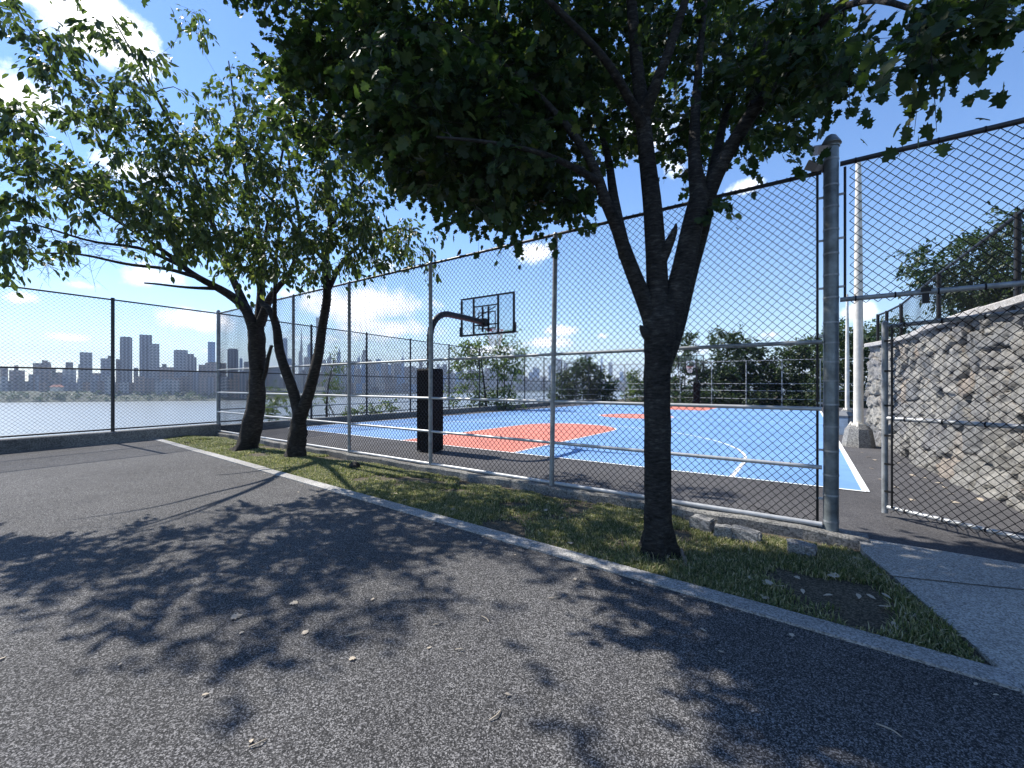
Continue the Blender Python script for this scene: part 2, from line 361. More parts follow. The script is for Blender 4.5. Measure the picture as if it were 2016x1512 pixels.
# ---------------------------------------------------------------- chain-link
def chain(mb,p0,p1,z0,z1,h=.045,r=.0047,z0b=None,z1b=None,off=None,fray=.35):
    p0=np.asarray(p0,float)[:2]; p1=np.asarray(p1,float)[:2]; L=np.linalg.norm(p1-p0); d=(p1-p0)/L; nrm=np.array([-d[1],d[0]])
    if off is not None: p0=p0+off[:2]
    z0b=z0 if z0b is None else z0b; z1b=z1 if z1b is None else z1b
    nw=int(L/h); Hm=max(z1-z0,z1b-z0b); nk=int(Hm/h)+1
    I,Kk=np.meshgrid(np.arange(nw),np.arange(nk+1),indexing='ij')
    ph=(I+Kk)%2
    x=(I+ph)*h
    # rounded knuckle: each wire bows to alternate sides where it links its neighbour
    y=(ph*2-1)*r*.9+.010*np.sin(I*h*2.6+1.3*np.sin(Kk*h*1.1))*np.sin(np.pi*Kk/nk)+.006*np.sin(I*h*6.1+Kk*h*2.3)
    fr=np.clip(x/L,0,1); lo=z0+(z0b-z0)*fr; hi=z1+(z1b-z1)*fr
    jit=.004*np.sin(I*.37+Kk*.11)+.004*np.sin(Kk*.23+I*.05)+.006*np.sin(I*h*3.3+Kk*h*1.7)*np.sin(np.pi*Kk/nk)
    z=lo+(hi-lo)*Kk/nk
    P=np.stack([p0[0]+d[0]*(x+jit)+nrm[0]*y,p0[1]+d[1]*(x+jit)+nrm[1]*y,z+.5*jit],-1)   # nw,nk+1,3
    A=np.array([[d[0],d[1],0],[nrm[0],nrm[1],0],[0,0,1]])
    # three-sided tube around each zigzag; section in the plane of local x and normal
    sec=[(1,0),(-.5,.87),(-.5,-.87)]
    ring=np.stack([P+(c_*A[0]+s_*A[1])*r*1.15 for c_,s_ in sec],2)                          # nw,nk+1,3,3
    n=3; V=ring.reshape(-1,3)
    base=(np.arange(nw)[:,None]*(nk+1)+np.arange(nk)[None])*n
    f=np.stack([np.stack([base+j,base+(j+1)%n,base+n+(j+1)%n,base+n+j],-1) for j in range(n)],2).reshape(-1,4)
    mb.add(V,f)
def rail(mb,p,q,r=.021,n=10): mb.tube([p,q],r,n)
ZT=3.77; RAILS=[1.99,1.29,.68,.085]
# ---- near fence
fn=thing('chain_link_fence',nearp(6),'tall black chain link fence with galvanised posts between grass strip and court','fence')
tp=[tnear(p) for p in (1091,850,690,580,497)]; posts_t=[0]+tp+[tC]
for i,t in enumerate(tp):
    mb=MB(); p=nearp(t)-n1*.03; ln_=V3(.06,0,0)*(1 if i==0 else 0)
    mb.tube([p+V3(0,0,.02)-ln_*.4,p+V3(0,0,ZT-.0)+ln_*.6],.036,12); mb.tube([p+V3(0,0,ZT)+ln_*.6,p+V3(0,0,ZT+.03)+ln_*.6],[.04,.02],12)
    for zz in RAILS[:3]: mb.tube([p+V3(0,0,zz-.02),p+V3(0,0,zz+.02)],.043,12)
    part(mb,'post',M_galv,fn,True)
mb=MB(); p=nearp(0); mb.tube([p+V3(0,0,-.1),p+V3(0,0,4.0)],.067,20); gp=part(mb,'gate_post',M_gatepost,fn,True)
zz=.12
while zz<3.95:
    mb=MB(); mb.tube([p+V3(0,0,zz),p+V3(0,0,zz+.018)],.070,20); part(mb,'clamp_band',M_galv,gp); zz+=.19+.1*random.random()
for zz in (.35,.86,1.35,2.05,2.55,3.05,3.5):
    for sgn in (-1,1):
        mb=MB()
        if sgn<0 or zz>2.4: mb.box(p-d1*sgn*.0+d1*(.095 if sgn<0 else -.095)+V3(0,0,zz),(.06,.016,.022),math.atan2(d1[1],d1[0])); part(mb,'band_lug',M_galvlight,gp)
mb=MB(); mb.tube([p+V3(0,0,4.0),p+V3(0,0,4.03),p+V3(0,0,4.03),p+V3(0,0,4.05),p+V3(0,0,4.12),p+V3(0,0,4.14)],[.078,.078,.092,.085,.045,.012],16); part(mb,'post_cap',M_gatepost,gp,True)
mb=MB(); p2=nearp(-2.1); mb.tube([p2+V3(0,0,-.1),p2+V3(0,0,4.0)],.067,20); part(mb,'gate_post',M_gatepost,fn,True)
pC=nearp(tC); mb=MB(); mb.tube([pC+V3(0,0,.02),pC+V3(0,0,ZT+.06)],.055,16); mb.tube([pC+V3(0,0,ZT+.06),pC+V3(0,0,ZT+.11)],[.06,.03],16)
for zz in (.5,1.1,1.6,2.2,2.8,3.4): mb.tube([pC+V3(0,0,zz),pC+V3(0,0,zz+.03)],.06,16)
part(mb,'corner_post',M_galv,fn,True)
mb=MB(); rail(mb,nearp(.08,ZT),nearp(tC,ZT),.022); part(mb,'top_rail',M_dkpipe,fn,True)  # dark pipe: the rail's backlit side is painted into its colour
for zz in RAILS:
    mb=MB()
    for t0,t1 in zip(posts_t,posts_t[1:]): 
        rail(mb,nearp(t0+(.075 if t0==0 else .035),zz)-n1*.03,nearp(t1-.035,zz)-n1*.03,.0225 if zz>.1 else .026)
    ob=part(mb,'rail',M_galv if zz>1.5 else M_galvlight,fn,True)  # rails below eye level get the paler copy for their sunlit tops
mb=MB(); chain(mb,nearp(.12),nearp(tC-.06),.05,ZT+.03)
for zz in RAILS+[ZT]:
    t=.35
    while t<tC-.2:
        q=nearp(t,zz)-(n1*.022 if zz<ZT else 0); mb.tube([q-d1*.006,q+d1*.006],.027 if zz<ZT else .029,8); t+=.42+.12*random.random()
part(mb,'wire_mesh',M_wire,fn,True)
mb=MB(); q=nearp(.115); mb.tube([q+V3(0,0,.04),q+V3(0,0,ZT)],.012,6); q=nearp(-.115); mb.tube([q+V3(0,0,2.4),q+V3(0,0,ZT)],.012,6); part(mb,'tension_bar',M_blackpaint,fn)
# panel over the gate opening
mb=MB(); chain(mb,nearp(-2.0),nearp(-.12),2.36,ZT+.06); chain(mb,nearp(-6),nearp(-2.18),.05,ZT+.03); mbw=mb
mb=MB(); rail(mb,nearp(-2.05,ZT+.04),nearp(-.075,ZT+.04),.025); rail(mb,nearp(-6,ZT),nearp(-2.16,ZT),.022); part(mb,'top_rail',M_dkpipe,fn,True)
mb=MB(); rail(mb,nearp(-2.03,2.415),nearp(-.075,2.415),.024); ob=part(mb,'transom_rail',M_galv,fn,True)
mb=MB(); q=at(1822,583,4.05); q=line_x(V3(0,0,0),V3(q[0],q[1],0),nearp(0),d1); q[2]=2.36; mb.box(q,(.05,.04,.10),math.atan2(d1[1],d1[0])); mb.box(q+V3(0,0,.075),(.07,.06,.04),math.atan2(d1[1],d1[0])); part(mb,'latch_keeper',M_blackpaint,ob)
mb=mbw
for zz,a0,a1 in ((ZT+.04,-2,-.15),(2.415,-2,-.15)):
    t=a0
    while t<a1: q=nearp(t,zz); mb.tube([q-d1*.006,q+d1*.006],.031,8); t+=.3
part(mb,'wire_mesh',M_wire,fn,True)
# concrete kerb the near fence stands on
mb=MB(); ang=math.atan2(d1[1],d1[0]); t=.0; 
prof=[]
ks=np.linspace(-.3,tC+.1,60); vv=[]
for q in ks:
    w=.012*math.sin(q*5.1)+.01*math.sin(q*11.3); hh=.055+.008*math.sin(q*3.7)+.006*math.sin(q*9)
    fall=1 if q>.6 else .55+.45*max(0,(q+.3)/.9)
    for o,z in ((-.16+w,-.2),(-.15+w,hh*fall-.02),(-.13+w,hh*fall),(.10,hh*fall+.004),(.12,-.01),(.12,-.2)): 
        pp=nearp(q)+n1*o; vv.append([pp[0],pp[1],z])
k=6; ff=[[i*k+j,(i+1)*k+j,(i+1)*k+j+1,i*k+j+1] for i in range(len(ks)-1) for j in range(k-1)]+[[0,1,2,3],[0,3,4,5]]
mb.add(vv,ff); struct(mb.build('kerb',M_ledge)).name='fence_kerb'
# ---- cliff-side fence
fl=thing('chain_link_fence',leftp(4),'long chain link fence on a low ledge along the cliff edge above the river','fence')
lp=[sleft(p) for p in (222,613,722,808,884,944,993,1033,1071,1106,1134,1159)]+[-5.1,-7.6,-10.2]
SL=sleft(1182)
def lz(s): return min(0,cz(leftp(s)))
for s_ in sorted(lp)+[SL]:
    mb=MB(); p=leftp(s_)-nl*.0; z=lz(s_); mb.tube([p+V3(0,0,z+LEDGE-.02 if s_<0 else z+.1),p+V3(0,0,z+ZT+.05)],.04 if s_<SL-1 else .05,10); part(mb,'post',M_dkpipe,fl,True)
sl=[-12,-.06]; segs=[(-12,-.06,.045,.0036),(.06,12,.045,.0036),(12,SL,.075,.0042)]
mbm=MB()
for s0,s1,h,r in segs: chain(mbm,leftp(s0),leftp(s1),lz(s0)+(.33 if s0<0 else .28),lz(s0)+ZT,h,r,lz(s1)+(.33 if s0<0 else .28),lz(s1)+ZT,off=-nl*.03)
part(mbm,'wire_mesh',M_wire,fl,True)
for zz,mt in ((ZT,M_dkpipe),(1.93,M_dkpipe),(.36,M_dkpipe)):
    mb=MB(); rail(mb,leftp(-12,zz),leftp(-.05,zz),.021); rail(mb,leftp(.05,zz),leftp(SL,zz+lz(SL)),.021); part(mb,'rail',mt,fl,True)
for zz in (1.3,.75):
    mb=MB(); rail(mb,leftp(.05,zz),leftp(SL,zz+lz(SL)),.02); part(mb,'rail',M_galv,fl,True)
mb=MB()   # ledge
def ledge(s0,s1,z0,z1,hh,w0,w1):
    P=[]
    for s_,z in ((s0,z0),(s1,z1)):
        for o,zz in ((w1,-.4),(w1-.01,hh-.02),(w1-.03,hh),(-w0,hh),(-w0,-.6)): q=leftp(s_)+nl*o; P.append([q[0],q[1],z+zz])
    mb.add(P,[[i,i+1,5+i+1,5+i] for i in range(4)])
ledge(-16,0,0,0,LEDGE,.2,.16); ledge(0,lp[1],0,0,.24,.2,.13); ledge(lp[1],SL+.2,0,lz(SL),.24,.2,.13)
part(mb,'ledge',M_ledge,fl)
# ---- far fence
ff_=thing('chain_link_fence',FAR1,'far chain link fence across the end of the court before the dark trees','fence')
pts=[FAR0,FAR1,FAR2,FAR3]; zf=-.22
mbm=MB(); rm=[MB() for _ in range(4)]; HT=[ZT,1.80,1.2,.5]
for p0,p1 in zip(pts,pts[1:]):
    L=np.linalg.norm((p1-p0)[:2]); n=max(1,round(L/2.75))
    chain(mbm,p0,p1,zf+.05,zf+ZT,.11,.0042)
    for i in range(n):
        q=p0+(p1-p0)*i/n; mb=MB(); mb.tube([V3(q[0],q[1],zf-.1),V3(q[0],q[1],zf+ZT+.03)],.045,8); part(mb,'post',M_fence_far,ff_,True)
    for r_,zz in zip(rm,HT): rail(r_,V3(p0[0],p0[1],zf+zz),V3(p1[0],p1[1],zf+zz),.028,6)
part(mbm,'wire_mesh',M_wire,ff_,True)
for r_ in rm: part(r_,'rail',M_fence_far,ff_,True)
# ---- gate leaf
gF=V3(4.37,5.03,0); gd=V3(.343,-.94,0); GW=1.86
gt=thing('gate',gF+gd*GW,'open chain link gate leaf swung into the court before the stone wall','gate')
gpz=lambda s_,z: gF+gd*s_+V3(0,0,z)
mb=MB(); mb.tube([gpz(0,.04),gpz(0,2.27)],.031,12); mb.tube([gpz(0,2.27),gpz(0,2.29)],[.031,.015],12); part(mb,'stile',M_galv,gt,True)
mb=MB(); mb.tube([gpz(GW,.06),gpz(GW,2.27)],.031,12); part(mb,'stile',M_galv,gt,True)
for zz,mt in ((2.22,M_galv),(1.15,M_galvlight),(.115,M_galvlight)):
    mb=MB(); rail(mb,gpz(.03,zz),gpz(GW-.03,zz),.024); part(mb,'rail',mt,gt,True)
mb=MB(); gn=V3(-gd[1],gd[0],0)*-.028; mbw=MB(); chain(mbw,gpz(.07,0)+gn,gpz(GW-.04,0)+gn,.06,2.29)
mb=MB(); q=gpz(.085,0)+gn; mb.tube([q+V3(0,0,.12),q+V3(0,0,2.2)],.011,6)
for zz in (.3,.62,.95,1.3,1.7,2.05): mb.box(gpz(.045,zz)+gn*.5,(.09,.03,.022),math.atan2(gd[1],gd[0]))
part(mb,'tension_bar',M_blackpaint,gt)
mb=mbw
for zz in (2.22,1.15,.115):
    s_=.2
    while s_<GW-.1: q=gpz(s_,zz); mb.tube([q-gd*.006,q+gd*.006],.030,8); s_+=.33
part(mb,'wire_mesh',M_wire,gt,True)
# ---- floodlights and mount on the gate post
def flood(name,c,rz,tilt,label):
    t=thing(name,c,label,'floodlight'); mb=MB()
    mb.prism([(-.085,-.05),(.085,-.05),(.085,.05),(-.085,.05)],0,.11,.72)
    M=np.array(Matrix.Rotation(rz,3,'Z')@Matrix.Rotation(tilt,3,'X'))
    mb.v=[v@M.T+c for v in mb.v]; part(mb,'housing',M_flood,t)
    mb=MB(); mb.box((0,0,-.008),(.15,.085,.012)); mb.v=[v@M.T+c for v in mb.v]; part(mb,'lens',M_galvlight,t)
    mb=MB(); mb.tube([c+V3(0,0,-.04),c+V3(.02,.01,-.10)],.014,8); part(mb,'bracket',M_blackpaint,t)
flood('floodlight',nearp(.16,ZT+.10)+n1*.03,R(20),R(125),'small tilted grey floodlight on the top rail just left of the gate post')
flood('floodlight',nearp(.075,4.02)+n1*.03,R(-20),R(115),'small floodlight tucked against the capped top of the gate post')
# ---------------------------------------------------------------- basketball hoops
def hoop(o,l0,dirn,label,cond):
    # o: baseline middle, dirn: +1 plays away from camera
    ax=a*dirn; bx=b*dirn; z0=cz(Mid+a*l0)
    base=Mid+a*l0-ax*.86+b*(.14 if dirn>0 else 0); base[2]=z0
    P=lambda x,y,z: base+bx*x+ax*y+V3(0,0,z)
    t=thing('basketball_hoop',base,label,'basketball hoop','basketball hoops')
    rz=math.atan2(ax[1],ax[0])
    mb=MB(); rr=.62
    pts=[P(0,0,0),P(0,0,1),P(0,0,2.6)]+[P(0,rr*(1-math.cos(q)),2.62+rr*math.sin(q)) for q in np.linspace(.1,np.pi/2,9)]+[P(0,1.3,3.23),P(0,2.0,3.2)]
    mb.tube(pts,.075,14); part(mb,'pole',M_blackpaint,t,True)
    mb=MB(); s_=.235; c_=.05; pr=[(-s_+c_,-s_),(s_-c_,-s_),(s_,-s_+c_),(s_,s_-c_),(s_-c_,s_),(-s_+c_,s_),(-s_,s_-c_),(-s_,-s_+c_)]
    mb.prism(pr,z0+.03,z0+1.86,1,base[:2],rz); mb.prism(pr,z0+1.86,z0+1.9,.9,base[:2],rz); part(mb,'pole_pad',M_pad,t)
    by=2.12; W,Hb=1.83,1.07; zb=2.88
    g=MB(); g.box(P(0,by,zb+Hb/2),(.012,W-.06,Hb-.06),rz)
    part(g,'backboard',M_glass,t)
    fr=MB()
    for x,zz,w,h in ((0,zb+.025,W,.05),(0,zb+Hb-.02,W,.04),(-W/2+.02,zb+Hb/2,.045,Hb-.1),(W/2-.02,zb+Hb/2,.045,Hb-.1)): fr.box(P(x,by,zz),(.05,w,h),rz)
    for x in (-.42,.42): fr.box(P(x,by-.045,zb+Hb/2),(.035,.05,Hb-.06),rz)
    for x in (-.1,.1): fr.box(P(x,by-.05,zb+.42),(.03,.05,.68),rz)
    for zz in (zb+.78,zb+.27): fr.box(P(0,by-.075,zz),(.03,.84,.03),rz)
    for x in (-W/2-.01,W/2+.01): fr.box(P(x,by,zb+.14),(.06,.06,.27),rz)
    fr.box(P(0,by-.12,zb+.32),(.20,.2,.2),rz)
    for x in (-.36,.36): fr.tube([P(x,by-.07,zb+.74),P(0,by-.5,zb+.36)],.014,6)
    part(fr,'backboard_frame',M_blackpaint,t)
    sq=MB()
    for x,zz,w,h in ((0,zb+.62,.61,.04),(0,zb+.18,.61,.04),(-.285,zb+.4,.04,.40),(.285,zb+.4,.04,.40)): sq.box(P(x,by+.010,zz),(.006,w,h),rz)
    part(sq,'target_square',M_white if cond else M_redmetal,t)
    rm_=MB(); zr=zb+.17; ry=by+.15+.23
    rm_.tube([P(.23*math.cos(q),ry+.23*math.sin(q),zr) for q in np.linspace(0,2*np.pi,29)],.011,6,False)
    rm_.box(P(0,by+.09,zr-.02),(.16,.12,.05),rz); rim=part(rm_,'rim',M_redmetal,t,True)
    nt_=MB()
    for q in range(12):
        for sg in (1,-1):
            pp=[]
            for k in range(9):
                f=k/8; ang=2*np.pi*q/12+sg*f*1.05; r_=.225-.1*f+.02*f*f; pp.append(P(r_*math.cos(ang),ry+r_*math.sin(ang),zr-.01-.42*f))
            nt_.tube(pp,.006,4,False)
    part(nt_,'net',M_net,rim)
m,nt,ns,ln,bs=newmat('clear_backboard'); bs.inputs['Base Color'].default_value=(.85,.9,.92,1); bs.inputs['Roughness'].default_value=.04
tr=N(nt,'ShaderNodeBsdfTransparent'); tr.inputs[0].default_value=(.88,.91,.92,1); gl=N(nt,'ShaderNodeBsdfGlossy'); gl.inputs['Roughness'].default_value=.03; mx=N(nt,'ShaderNodeMixShader'); fr=N(nt,'ShaderNodeFresnel'); fr.inputs[0].default_value=1.4
ln.new(fr.outputs[0],mx.inputs[0]); ln.new(tr.outputs[0],mx.inputs[1]); ln.new(gl.outputs[0],mx.inputs[2]); ln.new(mx.outputs[0],ns['Material Output'].inputs[0]); M_glass=m
hoop(None,0,1,'near black gooseneck basketball hoop with padded pole just behind the fence',True)
hoop(None,LEN,-1,'far basketball hoop with red rim and white net facing the camera',True)
# ---------------------------------------------------------------- light poles, bin
def court_at(px,py):
    p=gnd(px,py)
    for _ in range(6): p=gnd(px,py,cz(p))
    return p
def lpole(px,py,hh,rb,rt,label,ped):
    c=court_at(px,py); t=thing('light_pole',c,label,'light pole','light poles on the court side')
    z=c[2]
    mb=MB(); zb=z+ped
    mb.tube([V3(c[0],c[1],q) for q in (zb,zb+.02,zb+hh*.35,zb+hh*.7,zb+hh-ped)],[rb,rb,rb*.9+rt*.1,rb*.45+rt*.55,rt],18); part(mb,'pole',M_pole,t,True)
    mb=MB(); o_=[(math.cos(q),math.sin(q)) for q in np.arange(8)*np.pi/4+np.pi/8]
    rp=.36; mb.prism([(x*rp,y*rp) for x,y in o_],z-.05,z+ped-.10,.76,c[:2],R(30)); mb.prism([(x*rp*.72,y*rp*.72) for x,y in o_],z+ped-.10,z+ped-.02,.8,c[:2],R(30)); part(mb,'pedestal',M_ledge,t)
    mb=MB(); mb.tube([V3(c[0],c[1],z+ped-.02),V3(c[0],c[1],z+ped+.03)],rb*1.5,16)
    for q in range(4): mb.tube([V3(c[0]+rb*1.9*math.cos(q*1.57+.8),c[1]+rb*1.9*math.sin(q*1.57+.8),z+ped-.05),V3(c[0]+rb*1.3*math.cos(q*1.57+.8),c[1]+rb*1.3*math.sin(q*1.57+.8),z+ped+.06)],.03,6)
    part(mb,'base_collar',M_pole,t)
lpole(1690,879,7.25,.104,.058,'taller pale tapered light pole on a concrete pedestal beside the stone wall',.56)
lpole(1668,827,5.9,.085,.045,'thinner pale light pole farther back, behind the blue grey litter bin',.5)
c=court_at(1662,856); bn=thing('litter_bin',c,'blue grey plastic litter bin beside the light pole','bin')
mb=MB(); o_=[(-.2,-.17),(-.17,-.2),(.17,-.2),(.2,-.17),(.2,.17),(.17,.2),(-.17,.2),(-.2,.17)]; mb.prism([(x*.88,y*.88) for x,y in o_],c[2]+.0,c[2]+.56,1.13,c[:2],R(33)); part(mb,'body',M_binm,bn)
mb=MB(); mb.prism([(x*1.06,y*1.06) for x,y in o_],c[2]+.565,c[2]+.62,1,c[:2],R(33)); mb.prism([(x*1.0,y*1.0) for x,y in o_],c[2]+.62,c[2]+.74,.55,c[:2],R(33)); part(mb,'lid',plain('dark_bin_lid',(.05,.065,.09),.5),bn)
# ---------------------------------------------------------------- rough stone retaining wall
def vnoise(x,y,seed=0):
    r=np.random.default_rng(seed).random((64,64)); xi=np.floor(x).astype(int); yi=np.floor(y).astype(int); fx=x-xi; fy=y-yi
    fx=fx*fx*(3-2*fx); fy=fy*fy*(3-2*fy); g=lambda i,j: r[i%64,j%64]
    return (g(xi,yi)*(1-fx)+g(xi+1,yi)*fx)*(1-fy)+(g(xi,yi+1)*(1-fx)+g(xi+1,yi+1)*fx)*fy
WH=2.6
wp=spline([p[:2] for p in wallp],200); sg=np.r_[0,np.cumsum(np.linalg.norm(np.diff(wp,axis=0),axis=1))]; WL=sg[-1]
def wall_xy(s): return np.stack([np.interp(s,sg,wp[:,0]),np.interp(s,sg,wp[:,1])],-1)
def wall_n(s): d=wall_xy(s+.15)-wall_xy(s-.15); d/=np.linalg.norm(d,axis=-1,keepdims=True)+1e-9; return np.stack([-d[...,1],d[...,0]],-1)
ns_,nz_=int(WL/.022),118
S_,Z_=np.meshgrid(np.linspace(0,WL,ns_),np.linspace(0,1,nz_),indexing='ij'); ZZ=-.15+(WH+.15)*Z_
sites=[]; zc=-.2
while zc<WH+.3:
    rowh=random.uniform(.34,.66); s_=-.4+random.random()*.3
    while s_<WL+.4: w=random.uniform(.32,1.0); sites.append((s_+w/2,zc+rowh/2+random.uniform(-.17,.17))); s_+=w
    zc+=rowh*.86
sites=np.array(sites); rw=np.random.default_rng(5); nst=len(sites); tilt=rw.normal(0,1,(nst,2)); offs=rw.normal(0,1,nst); tone=rw.random(nst)
sx=S_+.10*(vnoise(S_*4,ZZ*4,1)-.5)+.05*(vnoise(S_*11,ZZ*11,2)-.5); sz=ZZ+.10*(vnoise(S_*4,ZZ*4,3)-.5)+.05*(vnoise(S_*11,ZZ*11,4)-.5)
D=np.zeros(S_.shape); TN=np.zeros(S_.shape)
for i in range(ns_):
    d=np.hypot((sx[i][:,None]-sites[None,:,0])*.9,(sz[i][:,None]-sites[None,:,1])*1.15)
    o_=np.argpartition(d,1,axis=1)[:,:2]; d2=np.take_along_axis(d,o_,1); sw=d2[:,0]>d2[:,1]
    k1=np.where(sw,o_[:,1],o_[:,0]); e=np.abs(d2[:,0]-d2[:,1])
    f=np.clip(e/.04,0,1); f=f*f*(3-2*f)
    D[i]=f*(.085+.028*offs[k1]+.11*(tilt[k1,0]*(sx[i]-sites[k1,0])+tilt[k1,1]*(sz[i]-sites[k1,1])))
    TN[i]=np.where(f<.25,1.0,tone[k1]*.85)
st2=[]
for zc in np.arange(-.2,WH+.3,.17):
    for s2 in np.arange(-.3,WL+.3,.19): st2.append((s2+random.uniform(-.09,.09),zc+random.uniform(-.08,.08)))
st2=np.array(st2); t2=rw.normal(0,1,(len(st2),2)); o2=rw.normal(0,1,len(st2))
for i in range(ns_):
    cand=np.where(np.abs(st2[:,0]-S_[i,0])<.45)[0]; q2=st2[cand]
    d=np.hypot((S_[i]+.06*(vnoise(S_[i]*9,ZZ[i]*9,21)-.5))[:,None]-q2[None,:,0],((ZZ[i]+.06*(vnoise(S_[i]*9,ZZ[i]*9,22)-.5))[:,None]-q2[None,:,1])*.8); k2=cand[np.argmin(d,1)]
    D[i]+=.014*o2[k2]+.13*(t2[k2,0]*(S_[i]-st2[k2,0])+t2[k2,1]*(ZZ[i]-st2[k2,1]))
D+=.03*(vnoise(S_*5+.6*ZZ,ZZ*7,7)-.5)+.05*(vnoise(S_*12,ZZ*10,12)-.5)+.03*(vnoise(S_*22,ZZ*22,8)-.5)
base_out=.34*np.clip(1-ZZ/.9,0,1)**1.5*vnoise(S_*2.2,ZZ*2.2,9)
off=.06+.16*(1-ZZ/WH)+D+.3*base_out
XY=wall_xy(S_)+wall_n(S_)*(off-.15)[...,None]
V=np.concatenate([XY,(ZZ+.02*(vnoise(S_*7,ZZ*7,11)-.5))[...,None]],-1).reshape(-1,3)
I,J=np.meshgrid(np.arange(ns_-1),np.arange(nz_-1),indexing='ij'); q=I*nz_+J
f=np.stack([q,q+nz_,q+nz_+1,q+1],-1).reshape(-1,4)
m,nt,ns,ln,bs=newmat('rubble_stone'); p=geopos(nt)
at_=N(nt,'ShaderNodeAttribute'); at_.attribute_name='tone'
c=ramp(nt,at_.outputs['Fac'],[(0,(.14,.145,.155)),(.2,(.21,.207,.20)),(.42,(.25,.243,.228)),(.6,(.17,.17,.177)),(.72,(.26,.253,.24)),(.81,(.235,.20,.172)),(.86,(.25,.24,.228)),(.97,(.07,.066,.06))])
c=mixc(nt,1.0,c,ramp(nt,noise(nt,3.5,8,.75,p),[(.3,(.55,.55,.57)),(.5,(1.08,1.07,1.04)),(.7,(1.5,1.47,1.40))]),'MULTIPLY')
c=mixc(nt,1.0,c,ramp(nt,noise(nt,26,5,.7,p),[(.32,(.55,.55,.57)),(.5,(1,1,1)),(.7,(1.15,1.13,1.1))]),'MULTIPLY')
ln.new(c,bs.inputs['Base Color']); bs.inputs['Roughness'].default_value=.92; bs.inputs['Specular IOR Level'].default_value=.2
bump(nt,bs,math_(nt,'ADD',noise(nt,34,6,.75,p),noise(nt,9,6,.8,p)),.9,.03); M_stone=m
sw_=thing('stone_wall',(wp[100][0],wp[100][1],0),'rough grey rubble stone retaining wall with a pale coping','wall')
mb=MB(); mb.add(V,f,0,TN.reshape(-1))
# body behind the face
ss=np.linspace(0,WL,40); A_=wall_xy(ss); Nn=wall_n(ss)
part(mb,'stone_face',M_stone,sw_,True,attr=True)
mb=MB(); vv=[]
for p_,n_ in zip(A_,Nn):
    for o,z in ((-.05,-.3),(-.10,WH-.02),(-.45,WH-.02),(-.45,-.3)): vv.append([p_[0]+n_[0]*o,p_[1]+n_[1]*o,z])
mb.add(vv,[[i*4+j,(i+1)*4+j,(i+1)*4+(j+1)%4,i*4+(j+1)%4] for i in range(39) for j in range(4)]+[[39*4,39*4+1,39*4+2,39*4+3]]); part(mb,'core',M_ledge,sw_)
mb=MB(); nb=9; cuts=np.linspace(0,WL,nb+1)
for i in range(nb):
    ss=np.linspace(cuts[i]+.006,cuts[i+1]-.006,7); vv=[]; dz=random.uniform(-.012,.012)
    for p_,n_ in zip(wall_xy(ss),wall_n(ss)):
        for o,z in ((.13,WH-.01),(.14,WH+.07),(.11,WH+.09),(-.40,WH+.10),(-.42,WH-.01)): vv.append([p_[0]+n_[0]*o,p_[1]+n_[1]*o,z+dz])
    mb.add(vv,[[j*5+k,(j+1)*5+k,(j+1)*5+(k+1)%5,j*5+(k+1)%5] for j in range(6) for k in range(5)])
    for e in (0,6): mb.add([vv[e*5+k] for k in range(5)],[[0,1,2,3],[0,3,4,4]] if False else [[0,1,2],[0,2,3],[0,3,4]])
part(mb,'coping',M_cap,sw_)
# fence standing on the wall
wf=thing('chain_link_fence',(*wall_xy(np.array(5.)),WH),'black chain link fence standing on top of the stone wall','fence')
ftop=lambda s: np.interp(s,[0,3.2,WL],[4.0,3.98,3.45])
def wpt(s,z): q=wall_xy(np.array(s))+wall_n(np.array(s))*-.12; return V3(q[0],q[1],z)
def s_px(px):
    ss=np.linspace(0,WL,800); q=wall_xy(ss)+wall_n(ss)*-.12; return ss[np.argmin(np.where(q[:,1]>3,np.abs(q[:,0]/q[:,1]*F+1008-px),1e9))]
ps=[.3]+[float(s_px(x)) for x in (2004,1848,1774,1746,1728)]
for s_ in ps:
    mb=MB(); mb.tube([wpt(s_,WH),wpt(s_,ftop(s_)+.03)],.038 if s_>3 else .05,10); part(mb,'post',M_blackpaint,wf,True)
mb=MB()
for s0,s1 in zip(ps,ps[1:]): chain(mb,wpt(s0,0),wpt(s1,0),WH+.12,ftop(s0),.05,.003,WH+.12,ftop(s1))
part(mb,'wire_mesh',M_wire,wf,True)
mb=MB()
for s0,s1 in zip(ps,ps[1:]): rail(mb,wpt(s0,ftop(s0)),wpt(s1,ftop(s1)),.024)
part(mb,'top_rail',M_blackpaint,wf,True)
# ---------------------------------------------------------------- leaves and trees
def rotmats(dirs,ups):
    x=dirs/np.linalg.norm(dirs,axis=1)[:,None]; y=np.cross(ups,x); y/=np.linalg.norm(y,axis=1)[:,None]+1e-9; z=np.cross(x,y)
    return np.stack([x,y,z],-1)
def scatter(mb,tv,tf,pos,dirs,ups,scl):
    Rm=rotmats(dirs,ups); n=len(pos); m_=len(tv)
    v=np.einsum('nij,mj->nmi',Rm,tv)*scl[:,None,None]+pos[:,None,:]
    f=(tf[None]+(np.arange(n)*m_)[:,None,None]).reshape(-1,tf.shape[1]); mb.add(v.reshape(-1,3),f)
